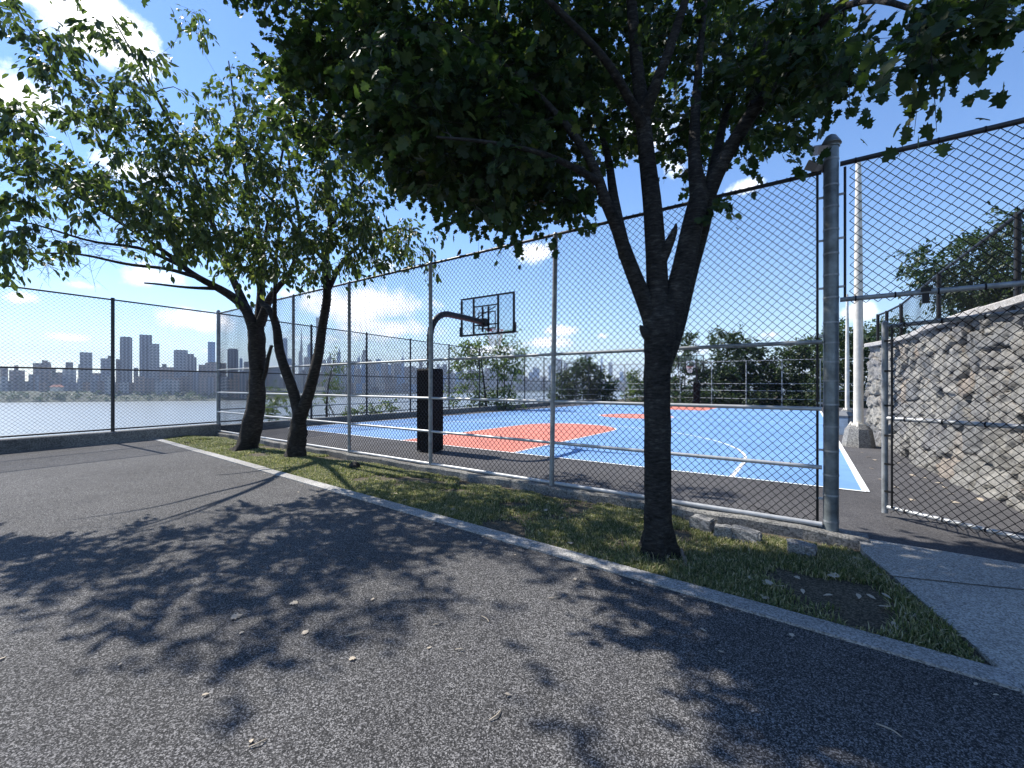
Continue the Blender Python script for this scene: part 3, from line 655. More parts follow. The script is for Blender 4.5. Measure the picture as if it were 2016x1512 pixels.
# lobed maple leaf, 1 unit long, folded a little along the midrib
half=[(0,0),(.12,.10),(.02,.30),(.16,.26),(.22,.50),(.36,.38),(.45,.36),(.56,.58),(.62,.40),(.68,.22),(.82,.25),(1.0,0)]
pts_=half+[(x,-y) for x,y in half[1:-1]][::-1]
MLV=np.array([[x-.02,y*.95,-.35*y*y+.10*abs(y)-.12*x*x] for x,y in pts_]+[[.38,0,.02]]); kk=len(pts_)
MLF=np.array([[i,(i+1)%kk,kk] for i in range(kk)])
OLV=np.array([[0,0,0],[.25,.20,.05],[.6,.22,.04],[1,0,-.10],[.6,-.22,.04],[.25,-.20,.05],[.5,0,-.02]]); OLF=np.array([[0,6,1],[1,6,2],[2,6,3],[3,6,4],[4,6,5],[5,6,0]])
def grow(skel,clusters,maxr=.02,seed=1):
    """skel: list of (pts(n,3), radii); returns list of twig (pts,radii) reaching every cluster"""
    r_=np.random.default_rng(seed)
    Np=np.vstack([s_[0] for s_ in skel]); Nr=np.concatenate([s_[1] for s_ in skel]); 
    d0=np.array([np.min(np.linalg.norm(Np-c_,axis=1)) for c_ in clusters]); order=np.argsort(d0)
    cap=len(Np)+5*len(clusters); P=np.zeros((cap,3)); Rr=np.zeros(cap); P[:len(Np)]=Np; Rr[:len(Np)]=Nr; n=len(Np); out=[]; ends={}
    for ci in order:
        c_=clusters[ci]; d=np.linalg.norm(P[:n]-c_,axis=1)
        d=d+.35*np.maximum(0,P[:n,2]-c_[2])+ .15*(Rr[:n]>.05)
        j=int(np.argmin(d)); p0=P[j]; L=np.linalg.norm(c_-p0)
        mid=(p0+c_)/2+r_.normal(0,.07*L,3)+V3(0,0,.08*L); 
        pts=spline([p0,mid,c_],5); r0=min(Rr[j]*.75,.004+.011*min(L,1.6),maxr); rad=np.linspace(r0,max(.0022,r0*.3),5)
        out.append((pts,rad)); P[n:n+4]=pts[1:]; Rr[n:n+4]=rad[1:]; n+=4; ends[ci]=(c_-mid)/(np.linalg.norm(c_-mid)+1e-9)
    return out,ends
def blob_points(blobs,seed):
    r_=np.random.default_rng(seed); out=[]
    for px,py,rx,ry,n,y0,y1 in blobs:
        k=0
        while k<n:
            u,v=r_.uniform(-1,1,2)
            if u*u+v*v>1: continue
            out.append(at(px+u*rx,py+v*ry,r_.uniform(y0,y1))); k+=1
    return np.array(out)
def make_tree(name,label,group,base,skel,clusters,mleaf,mbark,tv,tf,nl_,rad,size,droop,seed,trunk_sides=14,wob=.05,flat=.6,tips=True,flare=None,extra=(),bare=None):
    t=thing(name,base,label,'tree',group); r_=np.random.default_rng(seed)
    mb=MB()
    for i,(p_,rr) in enumerate(skel): mb.tube(p_,rr,(30 if i==0 and flare else trunk_sides) if rr[0]>.05 else 8,True,0,wob,seed+i,flare if (i==0 and flare) else 0)
    for i,(p_,rr) in enumerate(extra): mb.tube(p_,rr,10,True,0,wob,seed+40+i)
    nb_=0 if bare is None else len(bare)
    tw,ends=grow(skel,np.vstack([clusters,bare]) if nb_ else clusters,seed=seed)
    order_=list(ends.keys())
    for p_,rr in tw: mb.tube(p_,rr,5,False)
    tmb=mb
    # side twigs with the leaves strung along them
    K=4; nper=max(1,round(nl_/K)); pos=[]; dirs=[]
    for ti,(p_,rr) in enumerate(tw):
        bareq=order_[ti]>=len(clusters)
        ax=p_[-1]-p_[2]; L=np.linalg.norm(ax)+1e-6; ax=ax/L
        for k in range(K):
            f=r_.uniform(.35,1.0) if k else 1.0; q=f*4; iq=min(3,int(q)); st=p_[iq]+(p_[iq+1]-p_[iq])*(q-iq)
            dr=ax*r_.uniform(.2,.9)+r_.normal(0,.62,3)*np.array([1,1,flat]); dr[2]-=.12*droop; dr/=np.linalg.norm(dr)+1e-9; ln_=rad*r_.uniform(.8,2.2)
            e1=st+dr*ln_*.55; e2=st+dr*ln_+V3(0,0,-.16*ln_*droop)
            if k and size<.16: tmb.tube([st,e1,e2],[.0028,.0022,.0012],3,False)
            if bareq: tmb.tube([e1,e1+dr*ln_*.5+r_.normal(0,.3,3)*ln_*.5],[.002,.001],3,False)
            for a_ in range(0 if bareq else nper):
                g=(a_+r_.uniform(.1,.9))/nper; b_=st+(e1-st)*min(1,g*2) if g<.5 else e1+(e2-e1)*(g*2-1)
                pos.append(b_+r_.normal(0,1,3)*rad*.16); sd=np.cross(dr,r_.normal(0,1,3)); sd/=np.linalg.norm(sd)+1e-9
                dirs.append(dr*.7+sd*r_.uniform(.3,.9)+np.array([0,0,-droop*r_.uniform(.3,1.1)]))
    pos=np.array(pos); dirs=np.array(dirs); n=len(pos); ups=r_.normal(0,.5,(n,3))+np.array([0,0,1.])
    part(tmb,'trunk',mbark,t,True)
    mb=MB(); scatter(mb,tv,tf,pos,dirs,ups,size*r_.choice([.6,.8,1,1,1.15,1.3],n)*r_.uniform(.9,1.1,n)); part(mb,'crown',mleaf,t)
    return t
def sk(pts,n=14):    # [(px,py,depth,radius)]
    q=spline([(*at(p[0],p[1],p[2]),p[3]) for p in pts],n); return q[:,:3],np.maximum(q[:,3],.004)
# ---- big maple, nearest
MB_=gnd(1296,1093,-.03); my=MB_[1]
skel=[sk([(1296,1104,my,.165),(1296,1080,my,.145),(1296,1040,my,.130),(1295,960,my,.118),(1294,860,my,.114),(1294,760,my,.118),(1297,690,my,.135),(1300,640,my,.150),(1303,600,my,.12)],40),
 sk([(1296,700,my,.05),(1288,650,my,.09),(1272,600,my,.078),(1240,520,my-.05,.068),(1215,450,my-.15,.058),(1190,390,my-.25,.05),(1165,320,my-.3,.042),(1110,240,my-.35,.032),(1020,150,my-.4,.022),(900,60,my-.4,.012)],24),
 sk([(1232,505,my-.05,.06),(1218,440,my+.1,.05),(1208,390,my+.2,.045),(1195,300,my+.45,.035),(1160,200,my+.6,.024),(1100,80,my+.7,.012)],16),
 sk([(1300,720,my,.06),(1299,660,my,.11),(1296,600,my,.10),(1292,520,my+.03,.092),(1287,430,my+.05,.084),(1276,330,my+.05,.075),(1264,220,my,.066),(1252,110,my-.05,.056),(1240,-40,my-.1,.044),(1225,-260,my-.1,.03),(1230,-520,my,.012)],26),
 sk([(1264,235,my,.06),(1298,150,my-.2,.045),(1330,60,my-.3,.036),(1370,-80,my-.4,.025),(1400,-300,my-.4,.012)],16),
 sk([(1306,700,my,.06),(1314,650,my,.10),(1332,580,my,.10),(1352,500,my,.094),(1366,430,my,.092),(1378,380,my,.085)],14),
 sk([(1312,720,my,.05),(1322,670,my,.085),(1342,610,my+.08,.07),(1362,530,my+.10,.066),(1384,440,my+.08,.075),(1392,390,my+.05,.08),(1420,325,my+.0,.07),(1455,262,my-.1,.062),(1500,195,my-.25,.052),(1560,115,my-.45,.04),(1640,20,my-.8,.028),(1740,-60,my-1.2,.016)],26),
 sk([(1376,385,my,.08),(1368,320,my+.05,.058),(1368,240,my+.15,.048),(1374,150,my+.25,.038),(1384,40,my+.3,.028),(1400,-120,my+.3,.016)],16),
 sk([(1398,370,my+.05,.06),(1412,300,my+.3,.045),(1428,230,my+.5,.036),(1470,120,my+.7,.026),(1530,10,my+.8,.014)],14),
 sk([(1480,215,my-.2,.045),(1496,150,my-.1,.034),(1510,80,my,.026),(1540,-40,my,.014)],12),
 sk([(1180,360,my-.27,.036),(1130,330,my-.5,.026),(1060,300,my-.8,.02),(960,280,my-1.0,.014),(860,270,my-1.1,.008)],14),
 sk([(1268,250,my,.05),(1200,130,my-.4,.034),(1100,20,my-.7,.024),(980,-90,my-.9,.012)],14),
 sk([(1640,20,my-.8,.026),(1720,0,my-1.2,.018),(1830,30,my-1.5,.012),(1900,60,my-1.6,.006)],12)]
exM=[ sk([(1292,668,my,.03),(1280,664,my-.04,.05),(1272,658,my-.06,.045),(1265,648,my-.07,.03),(1260,640,my-.075,.006)],10),
 sk([(1300,520,my,.05),(1318,478,my-.03,.042),(1328,455,my-.04,.026),(1331,440,my-.05,.008)],7)]
mbl=[(735,50,70,80,60,my-.6,my+1.8),(750,200,65,85,50,my-.5,my+2.2),(600,180,55,130,44,my+.5,my+2.0),(660,90,40,90,22,my+.2,my+2.2),(530,-70,110,40,40,my+.6,my+2.2),(850,120,110,120,110,my-.9,my+2.4),(850,290,90,72,62,my-.7,my+2.2),(930,385,45,38,14,my-.6,my+1.2),(960,200,120,140,120,my-.9,my+2.8),  # the clump set above the frame is unseen, added for ground shade
 (970,350,85,50,40,my-.6,my+1.8),(1080,120,120,120,110,my-.6,my+3.0),(1080,290,90,85,66,my-.2,my+2.6),(1045,410,55,22,9,my-.3,my+1.2),(1140,390,45,28,12,my,my+1.6),(1220,60,100,110,44,my+.25,my+3.2),(1215,230,80,90,34,my+.3,my+3.0),
 (1330,150,100,110,38,my+.25,my+3.2),(1380,50,100,70,34,my+.2,my+3.2),(1420,230,70,65,20,my+.4,my+2.8),(1480,100,90,90,42,my+.1,my+2.6),(1540,165,65,50,32,my-.5,my+1.2),(1580,60,70,70,36,my-.9,my+.8),(1655,165,28,30,6,my-1.0,my-.3),(1340,290,50,50,8,my+.3,my+1.6),(1500,255,40,22,6,my-.4,my+.5),(1670,120,25,50,5,my-1.2,my-.7),
 (1100,-40,420,60,60,my-.4,my+2.5),(750,240,70,70,34,5.2,6.3),(665,140,55,60,24,5.6,6.6),(850,340,60,45,22,4.8,5.6),(950,250,80,70,28,5.4,6.5),
 (1850,50,75,32,6,2.1,2.5),(1925,25,75,28,6,2.0,2.4),(1835,100,28,18,2,2.1,2.4),(1420,400,15,10,1,my-.1,my)]
cl=blob_points(mbl,3)
r_=np.random.default_rng(9); ab=[]  # unseen crown clumps above the frame, shaped for the shade they cast
while len(ab)<460:
    q=r_.uniform(-1,1,3)
    if q@q<1 and q@q>.15:
        w=V3(-1.1,4.9,6.8)+q*V3(3.6,2.8,1.9)
        if (756-(w[2]-H)/w[1]*F)<-45 and w[0]/w[1]*F+1008<1560: ab.append(w)
cl=np.vstack([cl,np.array(ab)])
make_tree('maple_tree','large dark maple tree leaning over the grass strip, nearest the camera','trees on the grass strip',tuple(MB_),skel,cl,M_maple,M_bark,MLV,MLF,30,.21,.080,.75,21,18,.035,.55,flare=.85,extra=exM)
# ---- two paler trees to the left
TA=gnd(487,888,-.03); ya=TA[1]
skA=[sk([(481,898,ya,.28),(488,872,ya,.225),(497,838,ya,.205),(505,780,ya,.185),(507,720,ya,.175),(505,670,ya,.175),(503,640,ya,.16)],36),
 sk([(505,660,ya,.15),(487,615,ya-.1,.11),(463,588,ya-.2,.095),(425,565,ya-.5,.075),(380,540,ya-.9,.06),(330,500,ya-1.5,.045),(240,440,ya-2.3,.03),(140,380,ya-3.0,.018),(40,330,ya-3.4,.008)],24),
 sk([(500,650,ya,.13),(482,600,ya+.1,.09),(455,540,ya-.1,.075),(430,470,ya-.4,.06),(395,380,ya-.9,.045),(350,270,ya-1.5,.03),(280,140,ya-2.0,.018),(220,30,ya-2.2,.008)],22),
 sk([(508,650,ya,.13),(512,600,ya+.2,.10),(515,540,ya+.2,.08),(510,460,ya+.1,.06),(490,370,ya,.045),(470,260,ya-.1,.03),(450,120,ya-.1,.012)],18),
 sk([(512,640,ya,.11),(530,590,ya-.1,.08),(552,560,ya-.3,.06),(575,530,ya-.5,.05),(590,440,ya-.8,.04),(570,330,ya-1.2,.028),(560,200,ya-1.4,.014)],16),
 sk([(395,548,ya-.8,.05),(330,530,ya-1.6,.035),(250,520,ya-2.3,.025),(150,500,ya-3.0,.016),(20,500,ya-3.6,.006)],16),
 sk([(360,525,ya-1.2,.04),(280,490,ya-2.2,.03),(180,475,ya-3.2,.02),(60,440,ya-3.9,.012),(-40,430,ya-4.2,.006)],16)]
exA=[sk([(430,568,ya-.45,.05),(370,566,ya-.7,.03),(315,560,ya-1.0,.022),(284,557,ya-1.1,.016)],10), sk([(512,760,ya,.05),(522,735,ya-.1,.05),(528,705,ya-.15,.045),(535,680,ya-.18,.035)],7)]
bA=[(35,35,60,35,9,4.7,6.0),(110,105,65,48,12,4.8,6.2),(195,50,50,40,6,5.4,6.8),(50,235,80,50,13,4.6,6.0),(190,200,85,70,20,5.4,7.4),(300,130,60,55,8,5.8,7.6),(385,45,30,36,5,6.4,8.0),(280,270,110,60,34,5.6,8.0),(110,330,105,50,22,5.2,6.8),(20,420,50,40,10,5.0,6.2),(240,385,120,55,34,5.2,7.2),
 (385,330,90,70,38,5.8,7.8),(430,200,70,70,16,6.6,9.0),(110,485,90,22,6,5.4,6.6),(330,465,115,45,32,5.6,7.4),(450,440,90,60,39,6.2,8.0),(480,540,50,24,8,7.0,8.4),(15,525,25,16,3,5,5.6),(480,330,60,60,20,6.4,8.2),(-110,330,80,140,40,5.3,6.8),(-60,180,50,80,14,5.2,6.4),(140,-70,120,50,9,6,7.4)]
make_tree('cherry_tree','pale leafed tree with wide low limbs, left of the pair by the corner fence','trees on the grass strip',tuple(TA),skA,blob_points(bA,5),M_cherry,M_bark2,OLV,OLF,27,.165,.108,1.3,31,14,.06,.6,flare=.6,extra=exA,bare=blob_points([(120,500,110,45,26,5.2,6.8),(60,430,70,50,14,5.0,6.4),(260,440,110,70,20,5.6,7.6),(330,300,110,110,18,5.8,7.8),(430,350,80,100,16,6.4,8.4)],15))
TB=gnd(580,903,-.03); yb=TB[1]
skB=[sk([(579,912,yb,.225),(583,888,yb,.185),(586,855,yb,.17),(589,830,yb,.155),(592,800,yb,.13)],26),
 sk([(590,815,yb,.12),(577,770,yb,.105),(562,728,yb,.10),(550,692,yb+.05,.10),(545,650,yb+.1,.085),(537,620,yb+.15,.075),(527,605,yb+.2,.062),(512,585,yb+.3,.05),(520,480,yb+.3,.04),(545,360,yb+.1,.03),(570,220,yb,.015)],24),
 sk([(594,815,yb,.12),(608,770,yb-.03,.11),(622,720,yb-.05,.105),(630,680,yb-.1,.098),(637,630,yb-.1,.09),(645,580,yb-.15,.085),(640,520,yb-.2,.065),(650,440,yb-.3,.05),(640,340,yb-.5,.036),(610,210,yb-.7,.022),(600,60,yb-.8,.01)],24),
 sk([(645,575,yb-.15,.06),(672,520,yb-.1,.045),(710,480,yb-.1,.036),(770,450,yb,.024),(830,460,yb,.012)],14),
 sk([(640,515,yb-.2,.045),(600,470,yb-.6,.035),(560,420,yb-.9,.025),(500,360,yb-1.2,.012)],12),
 sk([(540,640,yb+.1,.055),(541,580,yb,.04),(544,500,yb-.1,.032),(556,420,yb-.2,.02)],10),
 sk([(648,450,yb-.3,.036),(690,390,yb-.2,.028),(740,330,yb-.1,.018),(790,300,yb,.008)],10)]
bB=[(520,170,60,80,16,6.6,8.6),(600,90,52,80,14,6.4,8.4),(560,290,90,80,41,6.0,7.8),(640,420,110,70,60,6.2,8.0),(560,500,100,50,45,6.4,8.0),(720,480,90,52,40,6.9,8.8),(700,340,80,70,32,6.4,8.6),(800,470,70,42,16,7.8,9.4),(620,535,60,25,11,7.8,9.2),(840,505,42,30,5,8,9),(780,300,80,70,30,7.6,9.4),(500,400,70,70,21,7.2,9.4),(650,230,60,80,17,6.6,8.8),(560,-60,90,60,14,6.4,8.2)]
make_tree('cherry_tree','pale leafed tree with a low forked trunk, right of the pair by the corner fence','trees on the grass strip',tuple(TB),skB,blob_points(bB,6),M_cherry,M_bark2,OLV,OLF,27,.16,.102,1.3,41,14,.06,.6,flare=.55,bare=blob_points([(540,350,80,90,18,6.2,8),(650,380,80,70,14,6.4,8.4),(600,230,60,80,10,6.4,8.4)],16))
# ---- trees and shrubs beyond the fences
def bush(name,label,group,base,blobs,leaf,mat,seed,nl_=16,spread=.3,size=.16,stems=3,cat=None,droop=.3):
    cl=blob_points(blobs,seed); r_=np.random.default_rng(seed); skel=[]
    cen=cl.mean(0); top=cl[:,2].max()
    for i in range(stems):
        tgt=cl[r_.integers(len(cl))]; bb=V3(base[0]+r_.normal(0,.12),base[1]+r_.normal(0,.12),base[2])
        p_=spline([bb,(bb*.6+tgt*.4)*V3(1,1,0)+V3(0,0,bb[2]*.45+tgt[2]*.55)+V3(r_.normal(0,.15),r_.normal(0,.15),0),tgt],10); hgt=tgt[2]-bb[2]
        skel.append((p_,np.linspace(.016*hgt+.01,.008,10)))
    t=make_tree(name,label,group,tuple(base),skel,cl,mat,M_bark2,leaf[0],leaf[1],nl_,spread,size,droop,seed,8,.03,.7)
    if cat: t['category']=cat
    return t
OL=(OLV,OLF)
bush('sapling','tall airy light green sapling behind the basketball hoop and cliff fence',None,at(965,960,28.5),[(960,730,62,62,90,27.6,29.8),(1005,690,28,45,30,27.8,29.4),(930,690,22,30,16,27.8,29.4),(905,700,16,30,10,28,29),(975,790,55,25,34,27.6,29.6),(900,770,20,35,8,28,29)],OL,M_shrubl,51,34,.34,.18,5,'tree',.4)
bush('shrub','low pale shrub seen between the two left tree trunks',None,at(555,900,19),[(545,795,42,30,26,18.2,19.8),(520,820,25,14,10,18.4,19.4),(575,830,35,8,8,18.4,19.4)],OL,M_shrubl,52,22,.22,.13,4,'shrub')
bush('shrub','thin upright weed shrub right of the forked trunk',None,at(650,900,20),[(650,760,20,30,14,19.6,20.6),(665,730,10,40,10,19.6,20.4),(636,790,15,18,6,19.6,20.4)],OL,M_shrubl,53,16,.22,.12,3,'shrub')
bush('shrub','small rounded shrub poking above the ledge left of the padded pole',None,at(735,860,22.5),[(750,808,30,15,22,22,23.4),(700,818,22,12,14,22,23.2),(772,800,10,10,4,22,23)],OL,M_shrubl,54,24,.2,.13,4,'shrub')
bush('tree','dark rounded bushy tree beyond the far left corner of the court',None,at(1150,860,48),[(1150,755,52,40,80,46,50),(1110,780,28,24,26,46,50),(1185,775,30,28,30,46,50),(1150,720,22,18,16,47,49)],OL,M_darkl,55,44,.5,0.33,5,'tree')
bush('tree','small light green tree between the dark bush and the maple trunk',None,at(1255,860,49),[(1258,770,26,32,36,48,51),(1250,745,14,18,10,48.5,50),(1285,775,20,26,18,48,51)],OL,M_shrubl,56,40,.5,.28,4,'tree')
TG='trees beyond the far fence'
bush('tree','thin topped tree right behind the far backboard',TG,at(1345,860,45),[(1345,690,26,26,20,44,46.5),(1350,658,14,14,6,44.5,46),(1345,745,48,42,60,43,47),(1390,750,40,42,44,43,47)],OL,M_darkl,57,44,.45,0.30,4,'tree')
bush('tree','broad dark tree with feathery top in the middle of the far thicket',TG,at(1460,870,44),[(1460,712,55,42,90,42,47),(1440,668,38,20,20,43,46),(1480,760,70,40,90,41,46),(1420,760,40,40,44,41,46)],OL,M_darkl,58,48,.5,0.31,5,'tree')
bush('tree','dark tree at the right end of the far thicket beside the gate post',TG,at(1575,870,42),[(1570,720,60,42,84,40,45),(1560,770,70,34,70,40,45),(1600,690,30,26,20,40,44)],OL,M_darkl,59,48,.5,0.31,5,'tree')
bush('tree','tall dark tree rising behind the two light poles',TG,at(1680,880,37),[(1650,690,44,48,60,35,39),(1690,710,40,60,70,35,39),(1640,760,50,50,60,35,39),(1715,680,26,40,26,35,39)],OL,M_darkl,60,48,.45,0.28,5,'tree')
bush('thicket','low dark thicket along the foot of the far fence',None,at(1450,880,40.5),[(1330,790,40,18,30,39.5,41.5),(1420,790,60,18,44,39.5,41.5),(1510,790,60,18,44,39.5,41.5),(1600,790,50,20,40,38.5,40.5),(1680,790,40,22,24,36,37.5)],OL,M_darkl,61,48,.45,0.28,6,'shrub')
bush('tree','dark tree with long flat sprays on the terrace above the stone wall','trees on the terrace',V3(13.6,11.2,2.4),[(1930,530,80,70,90,11,13.5),(1860,545,70,40,36,11,13),(1960,590,70,40,60,10.5,12.5),(1900,600,80,28,40,10.5,13),(1810,500,34,10,7,11.6,12.4),(1800,528,36,12,8,11.4,12.2),(1980,470,50,50,36,10.5,12.5),(1895,480,30,14,6,11,12),(2060,520,60,100,50,9.5,12)],OL,M_darkl,62,34,.24,.115,5,'tree',.2)
bush('shrub','dark shrub on the terrace just past the bend of the wall fence','trees on the terrace',V3(12.2,14.2,2.3),[(1740,655,22,26,24,13.6,15),(1765,640,18,24,12,13.4,14.6)],OL,M_darkl,63,16,.22,.12,3,'shrub')
# ---------------------------------------------------------------- grass, stones, litter
def soil_z(p):
    k0=kerb(0,KWID); # solve strip coordinates of a point
    t=float(np.dot(p[:2]-kA[:2]-kn[:2]*KWID,kd[:2])); q=strip_uv(t,0); e=strip_uv(t,1)
    L=np.linalg.norm((e-q)[:2]); v=float(np.dot((p-q)[:2],(e-q)[:2])/L/L); return strip_z(p,v),t,v
r_=np.random.default_rng(77)
def path_side(p): e=PL[1]-PL[0]; return e[0]*(p[1]-PL[0][1])-e[1]*(p[0]-PL[0][0])   # sign tells which side of the path edge
ref=path_side(MB_)
GP=[]; GW_=[]; GH=[]
TL=np.linalg.norm((pc-kA)[:2])
tt=[]; n0=300000
t=r_.uniform(-.6,TL+.1,n0); v=r_.uniform(.0,1.0,n0)
K0=kerb(0,KWID); e0=strip_uv(0,1); e1=strip_uv(TL,1)
k_=K0[:2]+np.outer(t,kd[:2]); f_=e0[:2]+np.outer(t/TL,(e1-e0)[:2]); xy=k_+(f_-k_)*v[:,None]
dist=np.hypot(xy[:,0],xy[:,1])
bare=vnoise(xy[:,0]*1.3,xy[:,1]*1.3,31)*.6+vnoise(xy[:,0]*4,xy[:,1]*4,32)*.4
dm=np.hypot(xy[:,0]-MB_[0],xy[:,1]-MB_[1])
dirt=gnd(1620,1170); dd=np.hypot((xy[:,0]-dirt[0])/1.0,(xy[:,1]-dirt[1])/.75)
bare=bare+.06-.35*np.exp(-(dm/.42)**2)-.24*np.exp(-(dd/.7)**2)-.22*(v>.88)+.10*(v<.25)
side=(PL[1]-PL[0])[0]*(xy[:,1]-PL[0][1])-(PL[1]-PL[0])[1]*(xy[:,0]-PL[0][0])
keep=(bare>.33)&(side*ref>.16)&(r_.random(n0)<np.clip(1.15-dist*.05,.3,1))&(r_.random(n0)<np.clip((bare-.34)*4.5,0.02,1))
xy=xy[keep]; v=v[keep]; dist=dist[keep]; bare=bare[keep]; n=len(xy)
z=-.025-.055*v+.05*np.sin(np.pi*v)+.012*np.sin(3.1*xy[:,0]+1.3*xy[:,1])*np.sin(2.3*xy[:,1]-.7*xy[:,0])-.006
hh=r_.uniform(.022,.055,n)*(.7+.9*vnoise(xy[:,0]*2.2,xy[:,1]*2.2,35)); ww=r_.uniform(.0022,.004,n)*(1+.10*dist)
az=r_.uniform(0,6.283,n); lean=r_.uniform(.15,1.1,n)
dx=np.c_[np.cos(az),np.sin(az)]; px_=np.c_[-np.sin(az),np.cos(az)]
b0=np.c_[xy-px_*ww[:,None],z]; b1=np.c_[xy+px_*ww[:,None],z]
m0=np.c_[xy+dx*(lean*hh*.35)[:,None]-px_*(ww*.8)[:,None],z+hh*.6]; m1=np.c_[xy+dx*(lean*hh*.35)[:,None]+px_*(ww*.8)[:,None],z+hh*.6]
tp_=np.c_[xy+dx*(lean*hh)[:,None],z+hh*(1-.25*lean)]
V=np.stack([b0,b1,m1,m0,tp_],1).reshape(-1,3); i5=np.arange(n)*5
mb=MB(); mb.add(V,np.stack([i5,i5+1,i5+2,i5+3],-1)); mb.f.append(np.stack([i5+3,i5+2,i5+4],-1)); mb.m.append(np.zeros(n,np.int32))
o=mb.build('grass',M_grass); o['kind']='stuff'
def stone(px0,px1,py0,py1,label,seed,group='granite blocks by the fence'):
    cx=(px0+px1)/2; c=gnd(cx,py1-4,-.03); w=(px1-px0)/F*c[1]*.86; h=max(.09,(py1-py0)/F*c[1]*.8); d=w*.5+.03
    t=bpy.data.meshes.new('granite_block'); bm=bmesh.new(); bmesh.ops.create_cube(bm,size=1)
    bmesh.ops.bevel(bm,geom=bm.edges[:],offset=.06,segments=2,affect='EDGES'); bmesh.ops.subdivide_edges(bm,edges=bm.edges[:],cuts=2,use_grid_fill=True)
    rr=random.Random(seed); ph=[rr.uniform(0,6) for _ in range(6)]
    for v_ in bm.verts:
        q=v_.co; q*=1+.07*math.sin(5*q.x+ph[0]+3*q.z)+.06*math.sin(7*q.y+ph[1])+.05*math.sin(11*q.z+9*q.x+ph[2])+.03*math.sin(23*q.x+17*q.y+ph[3])
        v_.co=Vector((q.x*w,q.y*d,q.z*h))
    bm.to_mesh(t); bm.free(); t.materials.append(M_block)
    o=bpy.data.objects.new('granite_block',t); COL.objects.link(o); o.location=(c[0],c[1]+d/2,soil_z(c)[0]+h*.42); o.rotation_euler=(rr.uniform(-.08,.08),rr.uniform(-.08,.08),math.atan2(d1[1],d1[0])+math.pi+rr.uniform(-.15,.15))
    tag(o,label,'stone block',group)
stone(1364,1411,1018,1052,'granite block nearest the maple, leftmost of three set against the fence kerb',1)
stone(1411,1447,1036,1068,'small squarish granite block in the middle of the three beside the kerb',2)
stone(1446,1510,1046,1077,'long granite block, right end of the three beside the kerb',3)
stone(1560,1618,1074,1108,'lone pale granite block lying apart near the gate post',4)
c=gnd(697,925,-.03); 
bmt=bmesh.new(); bmesh.ops.create_icosphere(bmt,subdivisions=3,radius=1)
for v_ in bmt.verts: q=v_.co; q*=1+.2*math.sin(3*q.x+1)+.15*math.sin(5*q.y+2*q.z); v_.co=Vector((q.x*.11,q.y*.08,q.z*.06))
me=bpy.data.meshes.new('rock'); bmt.to_mesh(me); bmt.free(); me.materials.append(plain('dark_rock',(.03,.025,.022),.9,0,.3,12)); o=bpy.data.objects.new('rock',me); COL.objects.link(o); o.location=(c[0],c[1],soil_z(c)[0]+.045); tag(o,'small dark brown clod on the sunlit grass strip','rock')
c0=gnd(1350,1122,-.02); mb=MB(); zs=soil_z(c0)[0]; e=V3(.06,.26,0)
mb.tube(spline([V3(c0[0],c0[1],zs+.02),V3(c0[0],c0[1],zs+.035)+e*.5+V3(.008,0,.0),V3(c0[0],c0[1],zs+.06)+e],8),[.014,.015,.0145,.014,.015,.014,.015,.013],8,True,0,.06,3)
o=mb.build('stick',plain('grey_stick',(.16,.13,.10),.9,0,.3,20),None,True); tag(o,'short grey stick lying on the grass right of the maple trunk','stick')
# dry leaves and twigs, one by one
def leaf_mesh(seed,kind):
    rr=np.random.default_rng(seed); v=(MLV if kind==0 else OLV).copy(); v[:,2]+=.22*np.sin(v[:,0]*3+rr.uniform(0,3))*rr.uniform(.5,1)+.5*v[:,1]**2*rr.uniform(.2,1); v[:,2]-=v[:,2].min()
    return v,(MLF if kind==0 else OLF)
protos=[]
def drop(px,py,z,size,label,group,k=None,mat=M_dry,court=False):
    p=court_at(px,py) if court else gnd(px,py,z)
    if not court and z<0: p[2]=soil_z(p)[0]+.02
    elif not court: p[2]=z
    else: p[2]=cz(p)+.004
    key=(k if k is not None else random.randrange(6))
    while len(protos)<=key:
        v,f=leaf_mesh(len(protos)+3,len(protos)%2); m_=MB(); m_.add(v-[.5,0,0],f); o=m_.build('dry_leaf',mat); protos.append(o.data); bpy.data.objects.remove(o)
    o=bpy.data.objects.new('dry_leaf',protos[key]); COL.objects.link(o); o.location=tuple(p); s_=size*random.uniform(.8,1.2); o.scale=(s_,s_,s_*.4); o.rotation_euler=(random.uniform(-.15,.15),random.uniform(-.15,.15),random.uniform(0,6.28))
    tag(o,label,'dry leaf',group)
for px,py in [(1708,900),(1722,906),(1716,923),(1697,891),(1768,912),(1797,937),(1821,942),(1848,952),(1860,960),(1870,973),(1829,968),(1795,985),(1735,945),(1905,965),(1880,990),(1765,960),(1845,925),(1810,905),(1785,890),(1930,985)]:
    drop(px,py,0,.085,'pale dry leaf on the dark asphalt between the court line and the stone wall','dry leaves on the court asphalt',court=True)
for px,py in [(1560,1090),(1690,1103),(1640,1142),(1700,1135),(1730,1138),(1768,1160),(1715,1185),(1745,1183),(1740,1205),(1795,1220),(1762,1240),(1755,1252),(1892,1262),(1510,1155),(1535,1160),(1505,1180),(1630,1182),(1690,1185),(1590,1085),(1480,1145),(1425,1075),(1312,1101),(1325,1108)]:
    drop(px,py,-.01,.075,'dry leaf lying in the shaded grass near the concrete path','dry leaves on the grass strip')
for px,py,s_ in [(465,1215,.07),(470,1212,.05),(578,1188,.05),(600,1245,.04),(693,1297,.05),(733,1180,.05),(495,1460,.045),(405,1368,.03),(845,1275,.04),(236,1308,.03),(1385,1240,.05),(1000,1368,.03),(475,1246,.03),(1420,1283,.05),(320,1125,.03)]:
    drop(px,py,.006,s_,'small pale leaf scrap on the speckled pavement','leaf scraps on the pavement')
